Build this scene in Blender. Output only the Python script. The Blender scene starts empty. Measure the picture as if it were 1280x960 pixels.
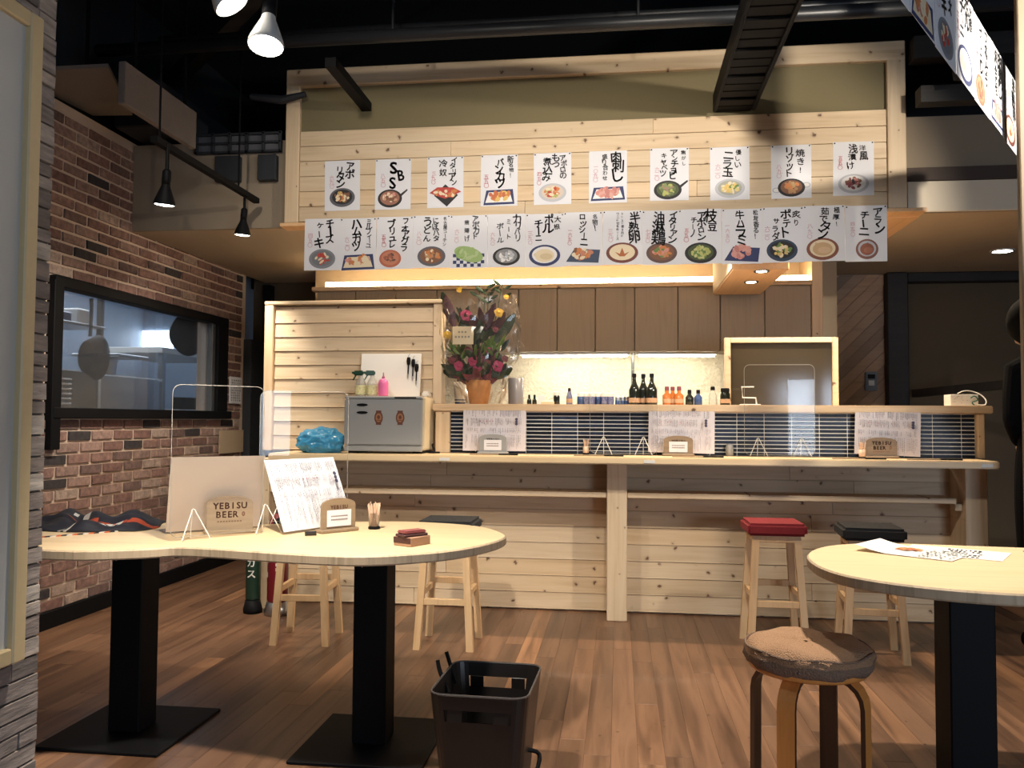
import bpy, bmesh, math, random
from mathutils import Vector, Matrix
R = random.Random(7)
rad = math.radians
C = bpy.context.scene.collection
SC = bpy.context.scene

# ------------------------------------------------------------------ camera
YAW, PITCH, ROLL = rad(7.22), rad(2.415), rad(.355)
fw = Vector((-math.sin(YAW)*math.cos(PITCH), math.cos(YAW)*math.cos(PITCH), math.sin(PITCH)))
rt = Vector((math.cos(YAW), math.sin(YAW), 0)); up = rt.cross(fw)
r2 = rt*math.cos(ROLL) + up*math.sin(ROLL); u2 = up*math.cos(ROLL) - rt*math.sin(ROLL)
cd = bpy.data.cameras.new('camera'); cam = bpy.data.objects.new('camera', cd); C.objects.link(cam)
cd.sensor_width = 36; cd.lens = 36*1050/1280; cd.clip_start = .05
cam.matrix_world = Matrix(((r2.x, u2.x, -fw.x, 0), (r2.y, u2.y, -fw.y, 0), (r2.z, u2.z, -fw.z, 1.15), (0, 0, 0, 1)))
SC.camera = cam
# ------------------------------------------------------------------ view, world
SC.view_settings.view_transform = 'Standard'; SC.view_settings.look = 'None'
SC.view_settings.gamma = 1; SC.view_settings.use_curve_mapping = False
SC.view_settings.exposure = 0.0
SC.cycles.use_denoising = True
SC.cycles.max_bounces = 8; SC.cycles.transparent_max_bounces = 24
SC.cycles.sample_clamp_indirect = 4
w = bpy.data.worlds.new('world'); SC.world = w; w.use_nodes = True
w.node_tree.nodes['Background'].inputs[0].default_value = (.75, .82, 1, 1)
w.node_tree.nodes['Background'].inputs[1].default_value = .10
WARM = (1, .80, .57); NEUT = (1, .90, .76)
def spot(name, loc, to, power, ang=60, blend=.5, size=.05, col=NEUT):
    l = bpy.data.lights.new(name, 'SPOT'); l.energy = power; l.spot_size = rad(ang); l.spot_blend = blend
    l.shadow_soft_size = size; l.color = col
    o = bpy.data.objects.new(name, l); C.objects.link(o); o.location = loc
    o.rotation_euler = (Vector(to)-Vector(loc)).to_track_quat('-Z', 'Y').to_euler(); return o
def area(name, loc, to, power, sx, sy, col=NEUT):
    l = bpy.data.lights.new(name, 'AREA'); l.energy = power; l.shape = 'RECTANGLE'; l.size = sx; l.size_y = sy; l.color = col
    o = bpy.data.objects.new(name, l); C.objects.link(o); o.location = loc
    o.rotation_euler = (Vector(to)-Vector(loc)).to_track_quat('-Z', 'Y').to_euler(); return o
# ceiling spots behind and above the camera that wash bulkhead and counter
for x, tx, e in ((-1.5, -1.1, 112), (.15, .1, 152)):
    spot('spot_light', (x, 2.35, 3.15), (tx, 4.95, 1.6), e, 82, .7, .05)
spot('spot_light', (2.15, 2.55, 2.76), (.35, 4.9, 2.1), 260, 66, .5, .04)
# lamps over the two tables, on the brick wall and under the bulkhead
spot('spot_light', (-.985, 2.23, 2.17), (-1.05, 2.9, .72), 260, 92, .7, .05, NEUT)
spot('spot_light', (.92, 2.92, 3.1), (.85, 2.6, .6), 400, 60, .6, .05, NEUT)
spot('spot_light', (.2, 3.0, 3.3), (.35, 3.2, 0), 85, 80, .7, .05, NEUT)
spot('spot_light', (-2.2, 3.80, 2.16), (-2.85, 4.25, .9), 75, 110, .8, .04, NEUT)
spot('spot_light', (-2.22, 4.70, 2.20), (-2.9, 5.2, .7), 70, 110, .8, .04, NEUT)
for x, e in ((-1.5, 26), (-.55, 60), (.35, 70), (1.25, 70), (1.85, 40)):
    spot('spot_light', (x, 5.04, 2.31), (x, 4.9, 0), e, 125, .5, .03, WARM)
# daylight entering through the shop front behind the camera
area('shopfront_daylight', (3.15, -2.4, 1.05), (-.2, 4.4, 1.0), 95, 1.55, 1.4, (.72, .84, 1))

# ------------------------------------------------------------------ materials
def newmat(name):
    m = bpy.data.materials.new(name); m.use_nodes = True
    return m, m.node_tree, m.node_tree.nodes['Principled BSDF']
def pm(name, col, rough=.6, metal=0, emit=0, ecol=None, bump=0, bscale=200, spec=None, vary=0):
    m, t, b = newmat(name)
    b.inputs['Base Color'].default_value = (*col, 1); b.inputs['Roughness'].default_value = rough; b.inputs['Metallic'].default_value = metal
    if spec is not None: b.inputs['Specular IOR Level'].default_value = spec
    if emit: b.inputs['Emission Color'].default_value = (*(ecol or col), 1); b.inputs['Emission Strength'].default_value = emit
    if bump or vary:
        tc = t.nodes.new('ShaderNodeTexCoord'); n = t.nodes.new('ShaderNodeTexNoise'); n.inputs['Scale'].default_value = bscale; n.inputs['Detail'].default_value = 5
        t.links.new(tc.outputs['Object'], n.inputs['Vector'])
        if bump:
            bu = t.nodes.new('ShaderNodeBump'); bu.inputs['Strength'].default_value = bump; bu.inputs['Distance'].default_value = .01
            t.links.new(n.outputs['Fac'], bu.inputs['Height']); t.links.new(bu.outputs['Normal'], b.inputs['Normal'])
        if vary:
            mx = t.nodes.new('ShaderNodeMix'); mx.data_type = 'RGBA'
            mx.inputs[6].default_value = (*[c*(1-vary) for c in col], 1); mx.inputs[7].default_value = (*[min(1, c*(1+vary)) for c in col], 1)
            t.links.new(n.outputs['Fac'], mx.inputs[0]); t.links.new(mx.outputs[2], b.inputs['Base Color'])
    return m
def ramp(t, stops, interp='LINEAR'):
    r = t.nodes.new('ShaderNodeValToRGB'); r.color_ramp.interpolation = interp; e = r.color_ramp.elements
    while len(e) < len(stops): e.new(.5)
    for k, (p, c) in enumerate(stops): e[k].position = p; e[k].color = (*c, 1)
    return r
def wood(name, stops, axis='x', plane='xz', rough=.5, knots=0, knotcol=(.12, .055, .025), grain=1, tint=None, bump=.15, kscale=6.2):
    """grain runs along `axis`; each object gets its own offset and tone"""
    m, t, b = newmat(name); N = t.nodes.new; L = t.links.new
    tc = N('ShaderNodeTexCoord'); oi = N('ShaderNodeObjectInfo')
    ad = N('ShaderNodeVectorMath'); ad.operation = 'ADD'; mul = N('ShaderNodeMath'); mul.operation = 'MULTIPLY'; mul.inputs[1].default_value = 37
    L(oi.outputs['Random'], mul.inputs[0]); L(tc.outputs['Object'], ad.inputs[0]); L(mul.outputs[0], ad.inputs[1])
    mp = N('ShaderNodeMapping'); s = [26*grain]*3; s['xyz'.index(axis)] = 1.6*grain; mp.inputs['Scale'].default_value = s
    L(ad.outputs[0], mp.inputs[0])
    n = N('ShaderNodeTexNoise'); n.inputs['Scale'].default_value = 1; n.inputs['Detail'].default_value = 5; n.inputs['Distortion'].default_value = .7
    L(mp.outputs[0], n.inputs['Vector'])
    r = ramp(t, stops); L(n.outputs['Fac'], r.inputs[0]); out = r.outputs[0]
    if tint:
        r3 = ramp(t, tint); L(oi.outputs['Random'], r3.inputs[0])
        mx = N('ShaderNodeMix'); mx.data_type = 'RGBA'; mx.blend_type = 'MULTIPLY'; mx.inputs[0].default_value = 1
        L(out, mx.inputs[6]); L(r3.outputs[0], mx.inputs[7]); out = mx.outputs[2]
    if knots:
        sp = N('ShaderNodeSeparateXYZ'); cb = N('ShaderNodeCombineXYZ'); L(ad.outputs[0], sp.inputs[0])
        L(sp.outputs['XYZ'.index(plane[0].upper())], cb.inputs[0]); L(sp.outputs['XYZ'.index(plane[1].upper())], cb.inputs[1])
        kn = N('ShaderNodeTexNoise'); kn.inputs['Scale'].default_value = 45; L(cb.outputs[0], kn.inputs['Vector']); km = N('ShaderNodeVectorMath'); km.operation = 'MULTIPLY_ADD'; km.inputs[1].default_value = (.03, .03, 0); L(kn.outputs['Color'], km.inputs[0]); L(cb.outputs[0], km.inputs[2])
        v = N('ShaderNodeTexVoronoi'); v.voronoi_dimensions = '2D'; v.inputs['Scale'].default_value = kscale; L(km.outputs[0], v.inputs['Vector'])
        k = ramp(t, [(0, (1, 1, 1)), (.035*knots, (.92, .92, .92)), (.07*knots, (.16, .16, .16)), (.14*knots, (0, 0, 0))]); kr_ = N('ShaderNodeSeparateColor'); L(v.outputs['Color'], kr_.inputs[0]); ks = N('ShaderNodeMath'); ks.operation = 'MULTIPLY_ADD'; ks.inputs[1].default_value = .16*knots; ks.inputs[2].default_value = -.06*knots; L(kr_.outputs[0], ks.inputs[0]); kmx = N('ShaderNodeMath'); kmx.operation = 'MAXIMUM'; kmx.inputs[1].default_value = 0; L(ks.outputs[0], kmx.inputs[0]); ka = N('ShaderNodeMath'); ka.operation = 'ADD'; L(v.outputs['Distance'], ka.inputs[0]); L(kmx.outputs[0], ka.inputs[1]); L(ka.outputs[0], k.inputs[0])
        mk = N('ShaderNodeMix'); mk.data_type = 'RGBA'; L(k.outputs[0], mk.inputs[0]); L(out, mk.inputs[6]); mk.inputs[7].default_value = (*knotcol, 1); out = mk.outputs[2]
    L(out, b.inputs['Base Color']); b.inputs['Roughness'].default_value = rough
    if bump:
        bu = N('ShaderNodeBump'); bu.inputs['Strength'].default_value = bump; bu.inputs['Distance'].default_value = .004
        L(n.outputs['Fac'], bu.inputs['Height']); L(bu.outputs['Normal'], b.inputs['Normal'])
    return m
def mottled(name, stops, attr=None, scale=30, bump=.5, rough=.9, stretch=(1, 1, 1)):
    """masonry: tone per piece (object random or mesh attribute) times fine mottling"""
    m, t, b = newmat(name); N = t.nodes.new; L = t.links.new
    tc = N('ShaderNodeTexCoord'); r = ramp(t, stops, 'CONSTANT')
    if attr:
        a = N('ShaderNodeAttribute'); a.attribute_name = attr; L(a.outputs['Fac'], r.inputs[0]); src = tc.outputs['Object']
    else:
        oi = N('ShaderNodeObjectInfo'); L(oi.outputs['Random'], r.inputs[0])
        ad = N('ShaderNodeVectorMath'); ad.operation = 'ADD'; L(tc.outputs['Object'], ad.inputs[0]); ml = N('ShaderNodeMath'); ml.operation = 'MULTIPLY'; ml.inputs[1].default_value = 31
        L(oi.outputs['Random'], ml.inputs[0]); L(ml.outputs[0], ad.inputs[1]); src = ad.outputs[0]
    mp = N('ShaderNodeMapping'); mp.inputs['Scale'].default_value = stretch; L(src, mp.inputs[0])
    n = N('ShaderNodeTexNoise'); n.inputs['Scale'].default_value = scale; n.inputs['Detail'].default_value = 6; n.inputs['Roughness'].default_value = .65; L(mp.outputs[0], n.inputs['Vector'])
    q = ramp(t, [(.25, (.5, .5, .5)), (.5, (.95, .95, .95)), (.78, (1.55, 1.5, 1.45))]); L(n.outputs['Fac'], q.inputs[0])
    mx = N('ShaderNodeMix'); mx.data_type = 'RGBA'; mx.blend_type = 'MULTIPLY'; mx.inputs[0].default_value = 1
    L(r.outputs[0], mx.inputs[6]); L(q.outputs[0], mx.inputs[7]); L(mx.outputs[2], b.inputs['Base Color']); b.inputs['Roughness'].default_value = rough
    bu = N('ShaderNodeBump'); bu.inputs['Strength'].default_value = bump; bu.inputs['Distance'].default_value = .006
    L(n.outputs['Fac'], bu.inputs['Height']); L(bu.outputs['Normal'], b.inputs['Normal'])
    return m
def clear(name, tint=(1, 1, 1), gloss=.05, rough=.02, haze=0, hazecol=(.9, .9, .9), rim=.3):
    m = bpy.data.materials.new(name); m.use_nodes = True; t = m.node_tree; t.nodes.clear(); N = t.nodes.new; L = t.links.new
    o = N('ShaderNodeOutputMaterial'); tr = N('ShaderNodeBsdfTransparent'); tr.inputs[0].default_value = (*tint, 1)
    g = N('ShaderNodeBsdfGlossy'); g.inputs['Roughness'].default_value = rough
    lw = N('ShaderNodeLayerWeight'); lw.inputs[0].default_value = rim; ma = N('ShaderNodeMath'); ma.operation = 'MULTIPLY_ADD'; ma.inputs[1].default_value = .5; ma.inputs[2].default_value = gloss
    L(lw.outputs['Fresnel'], ma.inputs[0]); mx = N('ShaderNodeMixShader'); L(ma.outputs[0], mx.inputs[0]); L(tr.outputs[0], mx.inputs[1]); L(g.outputs[0], mx.inputs[2]); out = mx.outputs[0]
    if haze:
        d = N('ShaderNodeBsdfDiffuse'); d.inputs[0].default_value = (*hazecol, 1); m2 = N('ShaderNodeMixShader'); m2.inputs[0].default_value = haze
        L(out, m2.inputs[1]); L(d.outputs[0], m2.inputs[2]); out = m2.outputs[0]
    L(out, o.inputs[0]); return m
def printmat(name, rough=.7, bump=0):
    m, t, b = newmat(name); a = t.nodes.new('ShaderNodeAttribute'); a.attribute_name = 'Col'
    t.links.new(a.outputs['Color'], b.inputs['Base Color']); b.inputs['Roughness'].default_value = rough; return m
PINE = [(.22, (.50, .36, .225)), (.45, (.62, .475, .315)), (.6, (.66, .52, .36)), (.82, (.56, .41, .265))]
TINT = [(0, (.86, .84, .80)), (.5, (1, 1, 1)), (1, (1, .94, .86))]
M = dict(
    pine=wood('pine boards', PINE, 'x', 'xz', .55, 1, tint=TINT),
    pinez=wood('pine upright', PINE, 'z', 'xz', .55, .5, tint=TINT),
    piney=wood('pine lengthwise', PINE, 'y', 'xy', .55, .6, tint=TINT),
    top=wood('pine tabletop', [(.25, (.66, .47, .26)), (.5, (.76, .58, .35)), (.8, (.70, .51, .29))], 'x', 'xy', .38, 0, grain=.6, bump=.05),
    edge=wood('tabletop edge', [(.2, (.30, .22, .14)), (.5, (.55, .42, .28)), (.8, (.40, .30, .19))], 'z', 'xy', .6, 0, grain=1.6),
    stoolw=wood('stool beech', [(.25, (.52, .33, .17)), (.5, (.66, .45, .25)), (.8, (.58, .38, .20))], 'z', 'xz', .5, 0, tint=TINT),
    bent=wood('bentwood', [(.25, (.50, .19, .045)), (.5, (.66, .27, .07)), (.8, (.56, .22, .055))], 'z', 'xz', .35, 0),
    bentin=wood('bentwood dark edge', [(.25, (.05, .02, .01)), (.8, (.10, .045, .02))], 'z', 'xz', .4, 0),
    orange=wood('cedar soffit', [(.25, (.66, .38, .18)), (.5, (.78, .48, .25)), (.8, (.70, .42, .20))], 'y', 'xy', .45, 0),
    cab=wood('cabinet veneer', [(.25, (.26, .20, .14)), (.5, (.31, .245, .175)), (.8, (.28, .22, .155))], 'z', 'xz', .5, 0, grain=1.5, bump=.05),
    chev=wood('diagonal boards', [(.25, (.30, .20, .13)), (.5, (.42, .29, .195)), (.8, (.35, .23, .15))], 'x', 'xz', .6, 0, tint=[(0, (.6, .6, .62)), (.5, (1, 1, 1)), (1, (1.25, 1.15, 1.05))]),
    floor=wood('walnut floor', [(.25, (.062, .031, .017)), (.42, (.125, .064, .036)), (.6, (.19, .102, .058)), (.78, (.10, .050, .028))], 'y', 'xy', .36, .5, (.03, .012, .006), grain=.6,
               tint=[(0, (.80, .79, .79)), (.3, (.95, .94, .94)), (.6, (1.02, 1, 1)), (.90, (1.15, 1.12, 1.1)), (.95, (1.7, 1.65, 1.5)), (1, (1.9, 1.8, 1.6))], bump=.06),
    floorbase=pm('floor base', (.05, .022, .012), .5),
    brick=mottled('brick', [(0, (.235, .135, .110)), (.2, (.185, .100, .082)), (.38, (.29, .185, .15)), (.55, (.15, .092, .08)), (.68, (.36, .265, .215)), (.80, (.035, .028, .03)), (.9, (.25, .16, .13))]),
    brickfar=mottled('brick far', [(0, (.235, .135, .110)), (.2, (.185, .100, .082)), (.38, (.29, .185, .15)), (.55, (.15, .092, .08)), (.68, (.36, .265, .215)), (.80, (.035, .028, .03)), (.9, (.25, .16, .13))], attr='tone'),
    soffitface=pm('dim plaster', (.27, .215, .155), .9, bump=.06, bscale=90), mortar=pm('mortar', (.58, .45, .35), .95, bump=.6, bscale=60),
    stone=mottled('weathered block', [(0, (.27, .23, .21)), (.2, (.21, .175, .16)), (.4, (.34, .295, .265)), (.6, (.25, .215, .20)), (.75, (.16, .135, .125)), (.88, (.39, .35, .315))], scale=26, stretch=(1, .35, 2.2), bump=.7),
    stonebase=pm('block backing', (.13, .11, .10), .95),
    cream=pm('cream painted wood', (.60, .47, .27), .5, bump=.05, bscale=40, vary=.06),
    greypanel=pm('grey panel', (.50, .50, .48), .5),
    black=pm('black metal', (.005, .005, .006), .6, spec=.12), blackm=pm('matt black paint', (.016, .019, .025), .7, bump=.2, bscale=30), blackpl=pm('black plastic', (.016, .014, .014), .38),
    pipe=pm('black painted pipe', (.016, .018, .022), .4), darkwood=wood('dark timber', [(.25, (.008, .007, .006)), (.6, (.018, .014, .012)), (.8, (.012, .009, .008))], 'x', 'xz', .6),
    olive=pm('olive plaster', (.165, .135, .070), .85, bump=.1, bscale=90, vary=.05),
    plaster=pm('beige plaster', (.46, .36, .25), .9, bump=.06, bscale=90, vary=.04), litwhite=pm('lit white', (.72, .62, .48), .85),  # the white tone stands for light on the soffit band and box side
    darkwall=pm('dark plaster', (.10, .075, .048), .9, bump=.08, bscale=60), brownstrip=pm('brown strip', (.055, .035, .025), .7),
    tan=pm('tan baffle felt', (.21, .175, .15), .95, bump=.3, bscale=120, vary=.1),
    tile0=mottled('navy glazed tile', [(0, (.012, .017, .032)), (.3, (.017, .025, .048)), (.6, (.009, .012, .021)), (.8, (.022, .034, .068))], scale=20, bump=.06, rough=.32),
    tile=None, grout=pm('white grout', (.80, .78, .74), .9),
    splash=pm('split face white stone', (.66, .60, .47), .9, bump=1, bscale=45, vary=.2),
    paper=pm('white paper', (.69, .69, .73), .75), ink=pm('black ink', (.012, .011, .012), .7), inkgrey=pm('faded ink', (.20, .20, .22), .7), red=pm('red ink', (.45, .07, .10), .7), pinkink=pm('pale red ink', (.55, .28, .33), .7),
    prt=printmat('print'), white=pm('white plastic', (.72, .70, .66), .4), board=pm('white board', (.78, .76, .72), .5),
    grey=pm('grey enamel', (.29, .295, .295), .38), creams=pm('cream enamel', (.62, .52, .36), .45),
    clear=clear('clear acrylic', gloss=.0), edgew=pm('acrylic edge', (.80, .78, .72), .2), celo=clear('cellophane', (.97, .96, .94), .03, .12, .02, (.9, .85, .8), .3),
    bagblue=pm('blue plastic bag', (.045, .27, .48), .18), steel=pm('stainless steel', (.42, .44, .46), .32, 1), steeld=pm('dull steel', (.10, .105, .11), .4, .5), chrome=pm('chrome', (.7, .7, .7), .15, 1),
    glasswin=clear('window glass', (.96, .98, 1), .01, .03, .015, (.75, .85, 1)),
    redfab=pm('red tweed', (.25, .018, .024), .95, bump=.8, bscale=420, vary=.25), blackfab=pm('black tweed', (.018, .018, .020), .95, bump=.8, bscale=420),
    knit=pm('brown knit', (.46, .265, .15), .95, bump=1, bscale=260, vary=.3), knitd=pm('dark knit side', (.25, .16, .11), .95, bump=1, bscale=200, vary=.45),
    led=pm('warm led strip', (1, .80, .48), .5, emit=22, ecol=(1, .82, .52)), ledw=pm('cabinet led tube', (1, .9, .68), .5, emit=64, ecol=(1, .91, .72)), lampface=pm('lamp face', (1, .95, .85), .5, emit=22, ecol=(1, .93, .80)),
    lampgrey=pm('lamp reflector grey', (.55, .54, .52), .35), dimglow=pm('small bulb glow', (1, .8, .5), .5, emit=6, ecol=(1, .75, .4)),
    kitchlight=pm('kitchen panel light', (.9, .95, 1), .5, emit=9, ecol=(.80, .90, 1)), kitchwall=pm('kitchen wall', (.22, .28, .36), .5), kitchfloor=pm('kitchen floor', (.1, .1, .1), .6),
    green=pm('green plastic', (.008, .05, .025), .4), pink=pm('pink liquid soap', (.75, .16, .38), .3), clearpl=clear('clear plastic', (.9, .9, .88), .08, .1, .18, (.85, .85, .8)),
    gasg=pm('green cylinder', (.010, .035, .022), .4), gasr=pm('dark red cylinder', (.16, .008, .018), .35), leafd=pm('dark leaf', (.018, .035, .016), .45, vary=.3, bscale=40), leafl=pm('light leaf', (.10, .19, .04), .5), leafp=pm('purple leaf', (.055, .016, .022), .45),
    rose=pm('magenta petal', (.38, .03, .11), .6), yellow=pm('yellow petal', (.60, .36, .03), .6), kraft=pm('orange wrapping', (.50, .21, .055), .6, bump=.3, bscale=40), magp=pm('wine paper', (.16, .03, .045), .6),
    sake=pm('dark bottle glass', (.010, .012, .008), .12), whisky=pm('amber bottle', (.35, .10, .02), .15), blueb=pm('blue bottle', (.03, .06, .16), .15), jar=clear('jar glass', (.75, .78, .9), .10, .05, .5, (.10, .11, .26)),
    standw=wood('beer stand wood', [(.25, (.20, .14, .085)), (.6, (.28, .20, .125)), (.8, (.23, .16, .10))], 'x', 'xz', .5), standshade=wood('shaded beer stand', [(.25, (.33, .24, .155)), (.6, (.42, .32, .21)), (.8, (.37, .27, .175))], 'x', 'xz', .5), standl=wood('pale beer stand wood', [(.25, (.46, .33, .20)), (.6, (.56, .42, .26)), (.8, (.50, .37, .22))], 'x', 'xz', .5), brownink=pm('brown ink', (.11, .04, .025), .7),  # taupe stand wood holds the backlit stand's shade in its colour
    cloth=pm('black clothing', (.004, .004, .005), .95, spec=.1), hair=pm('black hair', (.004, .004, .004), .9, spec=.1), skin=pm('skin', (.45, .27, .19), .6), mirror=pm('smoked glass', (.045, .034, .020), .1),
    brownbox=pm('dark brown box', (.055, .018, .018), .5), kraftside=pm('tan box side', (.38, .22, .14), .6), pick=pm('toothpick wood', (.74, .52, .38), .6), coffee=pm('black brown bin plastic', (.010, .008, .008), .4))

M['tile'] = M['tile0']; M['tile'].node_tree.nodes['Principled BSDF'].inputs['Specular IOR Level'].default_value = .25
M['menup'] = pm('menu paper', (.64, .60, .63), .7)
# ------------------------------------------------------------------ helpers
def link(name, me, mat=None, parent=None, loc=None, rot=None):
    o = bpy.data.objects.new(name, me); C.objects.link(o)
    if mat is not None and me is not None and not me.materials:
        for q in (mat if isinstance(mat, (list, tuple)) else [mat]): me.materials.append(M[q] if isinstance(q, str) else q)
    if parent: o.parent = parent
    if loc: o.location = loc
    if rot: o.rotation_euler = rot
    return o
def mesh(bm, name='m', smooth=False):
    bmesh.ops.recalc_face_normals(bm, faces=bm.faces)
    me = bpy.data.meshes.new(name); bm.to_mesh(me); bm.free()
    if smooth:
        for p in me.polygons: p.use_smooth = True
    return me
def obj(name, bm, mat, parent=None, loc=None, rot=None, smooth=False): return link(name, mesh(bm, name, smooth), mat, parent, loc, rot)
def tag(o, label, cat, group=None):
    o['label'] = label; o['category'] = cat
    if group: o['group'] = group
    return o
def thing(name, label, cat, loc=(0, 0, 0), rz=0, group=None):
    o = link(name, None, None, None, loc, (0, 0, rz)); o.empty_display_size = .05; return tag(o, label, cat, group)
def struct(o): o['kind'] = 'structure'; return o
def dup(root, loc=None, rz=None, label=None):
    r = root.copy(); C.objects.link(r)
    if loc: r.location = loc
    if rz is not None: r.rotation_euler.z = rz
    if label: r['label'] = label
    for ch in root.children:
        c = ch.copy(); C.objects.link(c); c.parent = r
        for g in ch.children:
            d = g.copy(); C.objects.link(d); d.parent = c
    return r
def B(bm, x0, x1, y0, y1, z0, z1, mi=0):
    v = [bm.verts.new((x, y, z)) for x in (x0, x1) for y in (y0, y1) for z in (z0, z1)]
    for f in ((0, 1, 3, 2), (4, 6, 7, 5), (0, 4, 5, 1), (2, 3, 7, 6), (0, 2, 6, 4), (1, 5, 7, 3)):
        bm.faces.new([v[i] for i in f]).material_index = mi
    return bm
def box(*a): return B(bmesh.new(), *a)
def bevbox(x0, x1, y0, y1, z0, z1, b=.004, seg=1):
    bm = box(x0, x1, y0, y1, z0, z1); bmesh.ops.bevel(bm, geom=bm.edges[:], offset=b, segments=seg, affect='EDGES', clamp_overlap=True); return bm
def ring(bm, pts): return [bm.verts.new(p) for p in pts]
def bridge(bm, a, b, mi=0):
    n = len(a)
    for i in range(n):
        try: bm.faces.new((a[i], a[(i+1) % n], b[(i+1) % n], b[i])).material_index = mi
        except ValueError: pass
def lathe(bm, prof, seg=16, c=(0, 0, 0), mi=0, cap=True):
    prev = None
    for k, (r, z) in enumerate(prof):
        rg = ring(bm, [(c[0]+max(r, 1e-4)*math.cos(2*math.pi*i/seg), c[1]+max(r, 1e-4)*math.sin(2*math.pi*i/seg), c[2]+z) for i in range(seg)])
        if prev: bridge(bm, prev, rg, mi)
        elif cap: bm.faces.new(rg[::-1]).material_index = mi
        prev = rg
    if cap: bm.faces.new(prev).material_index = mi
    return bm
def tube(bm, path, r, seg=8, closed=False, mi=0):
    P = [Vector(p) for p in path]; n = len(P); prev = first = None; rs = r if isinstance(r, (list, tuple)) else [r]*n
    up0 = Vector((0, 0, 1))
    for k in range(n):
        a = P[k-1] if (k > 0 or closed) else P[k]; b = P[(k+1) % n] if (k < n-1 or closed) else P[k]
        d = (b-a).normalized(); s = d.cross(up0)
        if s.length < .05: s = d.cross(Vector((0, 1, 0)))
        s.normalize(); u = s.cross(d)
        rg = ring(bm, [P[k]+s*rs[k]*math.cos(2*math.pi*i/seg)+u*rs[k]*math.sin(2*math.pi*i/seg) for i in range(seg)])
        if prev: bridge(bm, prev, rg, mi)
        else: first = rg
        prev = rg
    if closed: bridge(bm, prev, first, mi)
    else: bm.faces.new(first[::-1]); bm.faces.new(prev)
    return bm
def spline(pts, n=6, closed=True):
    out = []; k = len(pts)
    for i in range(k if closed else k-1):
        g = lambda j: Vector(pts[j % k] if closed else pts[max(0, min(k-1, j))])
        p0, p1, p2, p3 = g(i-1), g(i), g(i+1), g(i+2)
        for s in range(n):
            t = s/n
            out.append(.5*((2*p1)+(p2-p0)*t+(2*p0-5*p1+4*p2-p3)*t*t+(3*p1-p0-3*p2+p3)*t**3))
    if not closed: out.append(Vector(pts[-1]))
    return out
def slab(bm, pts, z0, z1, r=.006, mi_top=0, mi_side=1):
    """closed 2D outline (ccw) with softened rim"""
    n = len(pts); P = [Vector(p[:2]) for p in pts]
    ar = sum(P[i].x*P[(i+1) % n].y-P[(i+1) % n].x*P[i].y for i in range(n))
    if ar < 0: P.reverse()
    off = []
    for i in range(n):
        d = (P[(i+1) % n]-P[i-1]).normalized(); off.append(Vector((d.y, -d.x)))
    def rg(z, o): return ring(bm, [(P[i].x-off[i].x*o, P[i].y-off[i].y*o, z) for i in range(n)])
    a, b, c, d = rg(z0, r), rg(z0+r, 0), rg(z1-r, 0), rg(z1, r)
    bridge(bm, a, b, mi_side); bridge(bm, b, c, mi_side); bridge(bm, c, d, mi_side)
    bm.faces.new(d).material_index = mi_top; bm.faces.new(a[::-1]).material_index = mi_side
    return bm
def rrect(x0, x1, y0, y1, r, n=4):
    o = []
    for cx, cy, a in ((x1-r, y1-r, 0), (x0+r, y1-r, 90), (x0+r, y0+r, 180), (x1-r, y0+r, 270)):
        for k in range(n+1): t = rad(a+90*k/n); o.append(Vector((cx+r*math.cos(t), cy+r*math.sin(t))))
    return o
def bar(bm, a, b, wx, wy, mi=0, wx2=None, wy2=None):
    """straight rectangular stick from a to b, cross-section axes x/y at both ends"""
    wx2 = wx2 or wx; wy2 = wy2 or wy
    r = [ring(bm, [(p[0]+sx*w_/2, p[1]+sy*h_/2, p[2]) for sx, sy in ((-1, -1), (1, -1), (1, 1), (-1, 1))]) for p, w_, h_ in ((a, wx, wy), (b, wx2, wy2))]
    bridge(bm, r[0], r[1], mi); bm.faces.new(r[0][::-1]).material_index = mi; bm.faces.new(r[1]).material_index = mi
    return bm
def beam(bm, a, b, w, h):
    """rectangular beam along any direction, w sideways, h upward"""
    a, b = Vector(a), Vector(b); d = (b-a).normalized(); s = d.cross(Vector((0, 0, 1)))
    if s.length < .05: s = Vector((1, 0, 0))
    s.normalize(); u = s.cross(d)
    r = [ring(bm, [p+s*w/2*i+u*h/2*j for i, j in ((-1, -1), (1, -1), (1, 1), (-1, 1))]) for p in (a, b)]
    bridge(bm, r[0], r[1]); bm.faces.new(r[0][::-1]); bm.faces.new(r[1]); return bm
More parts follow.
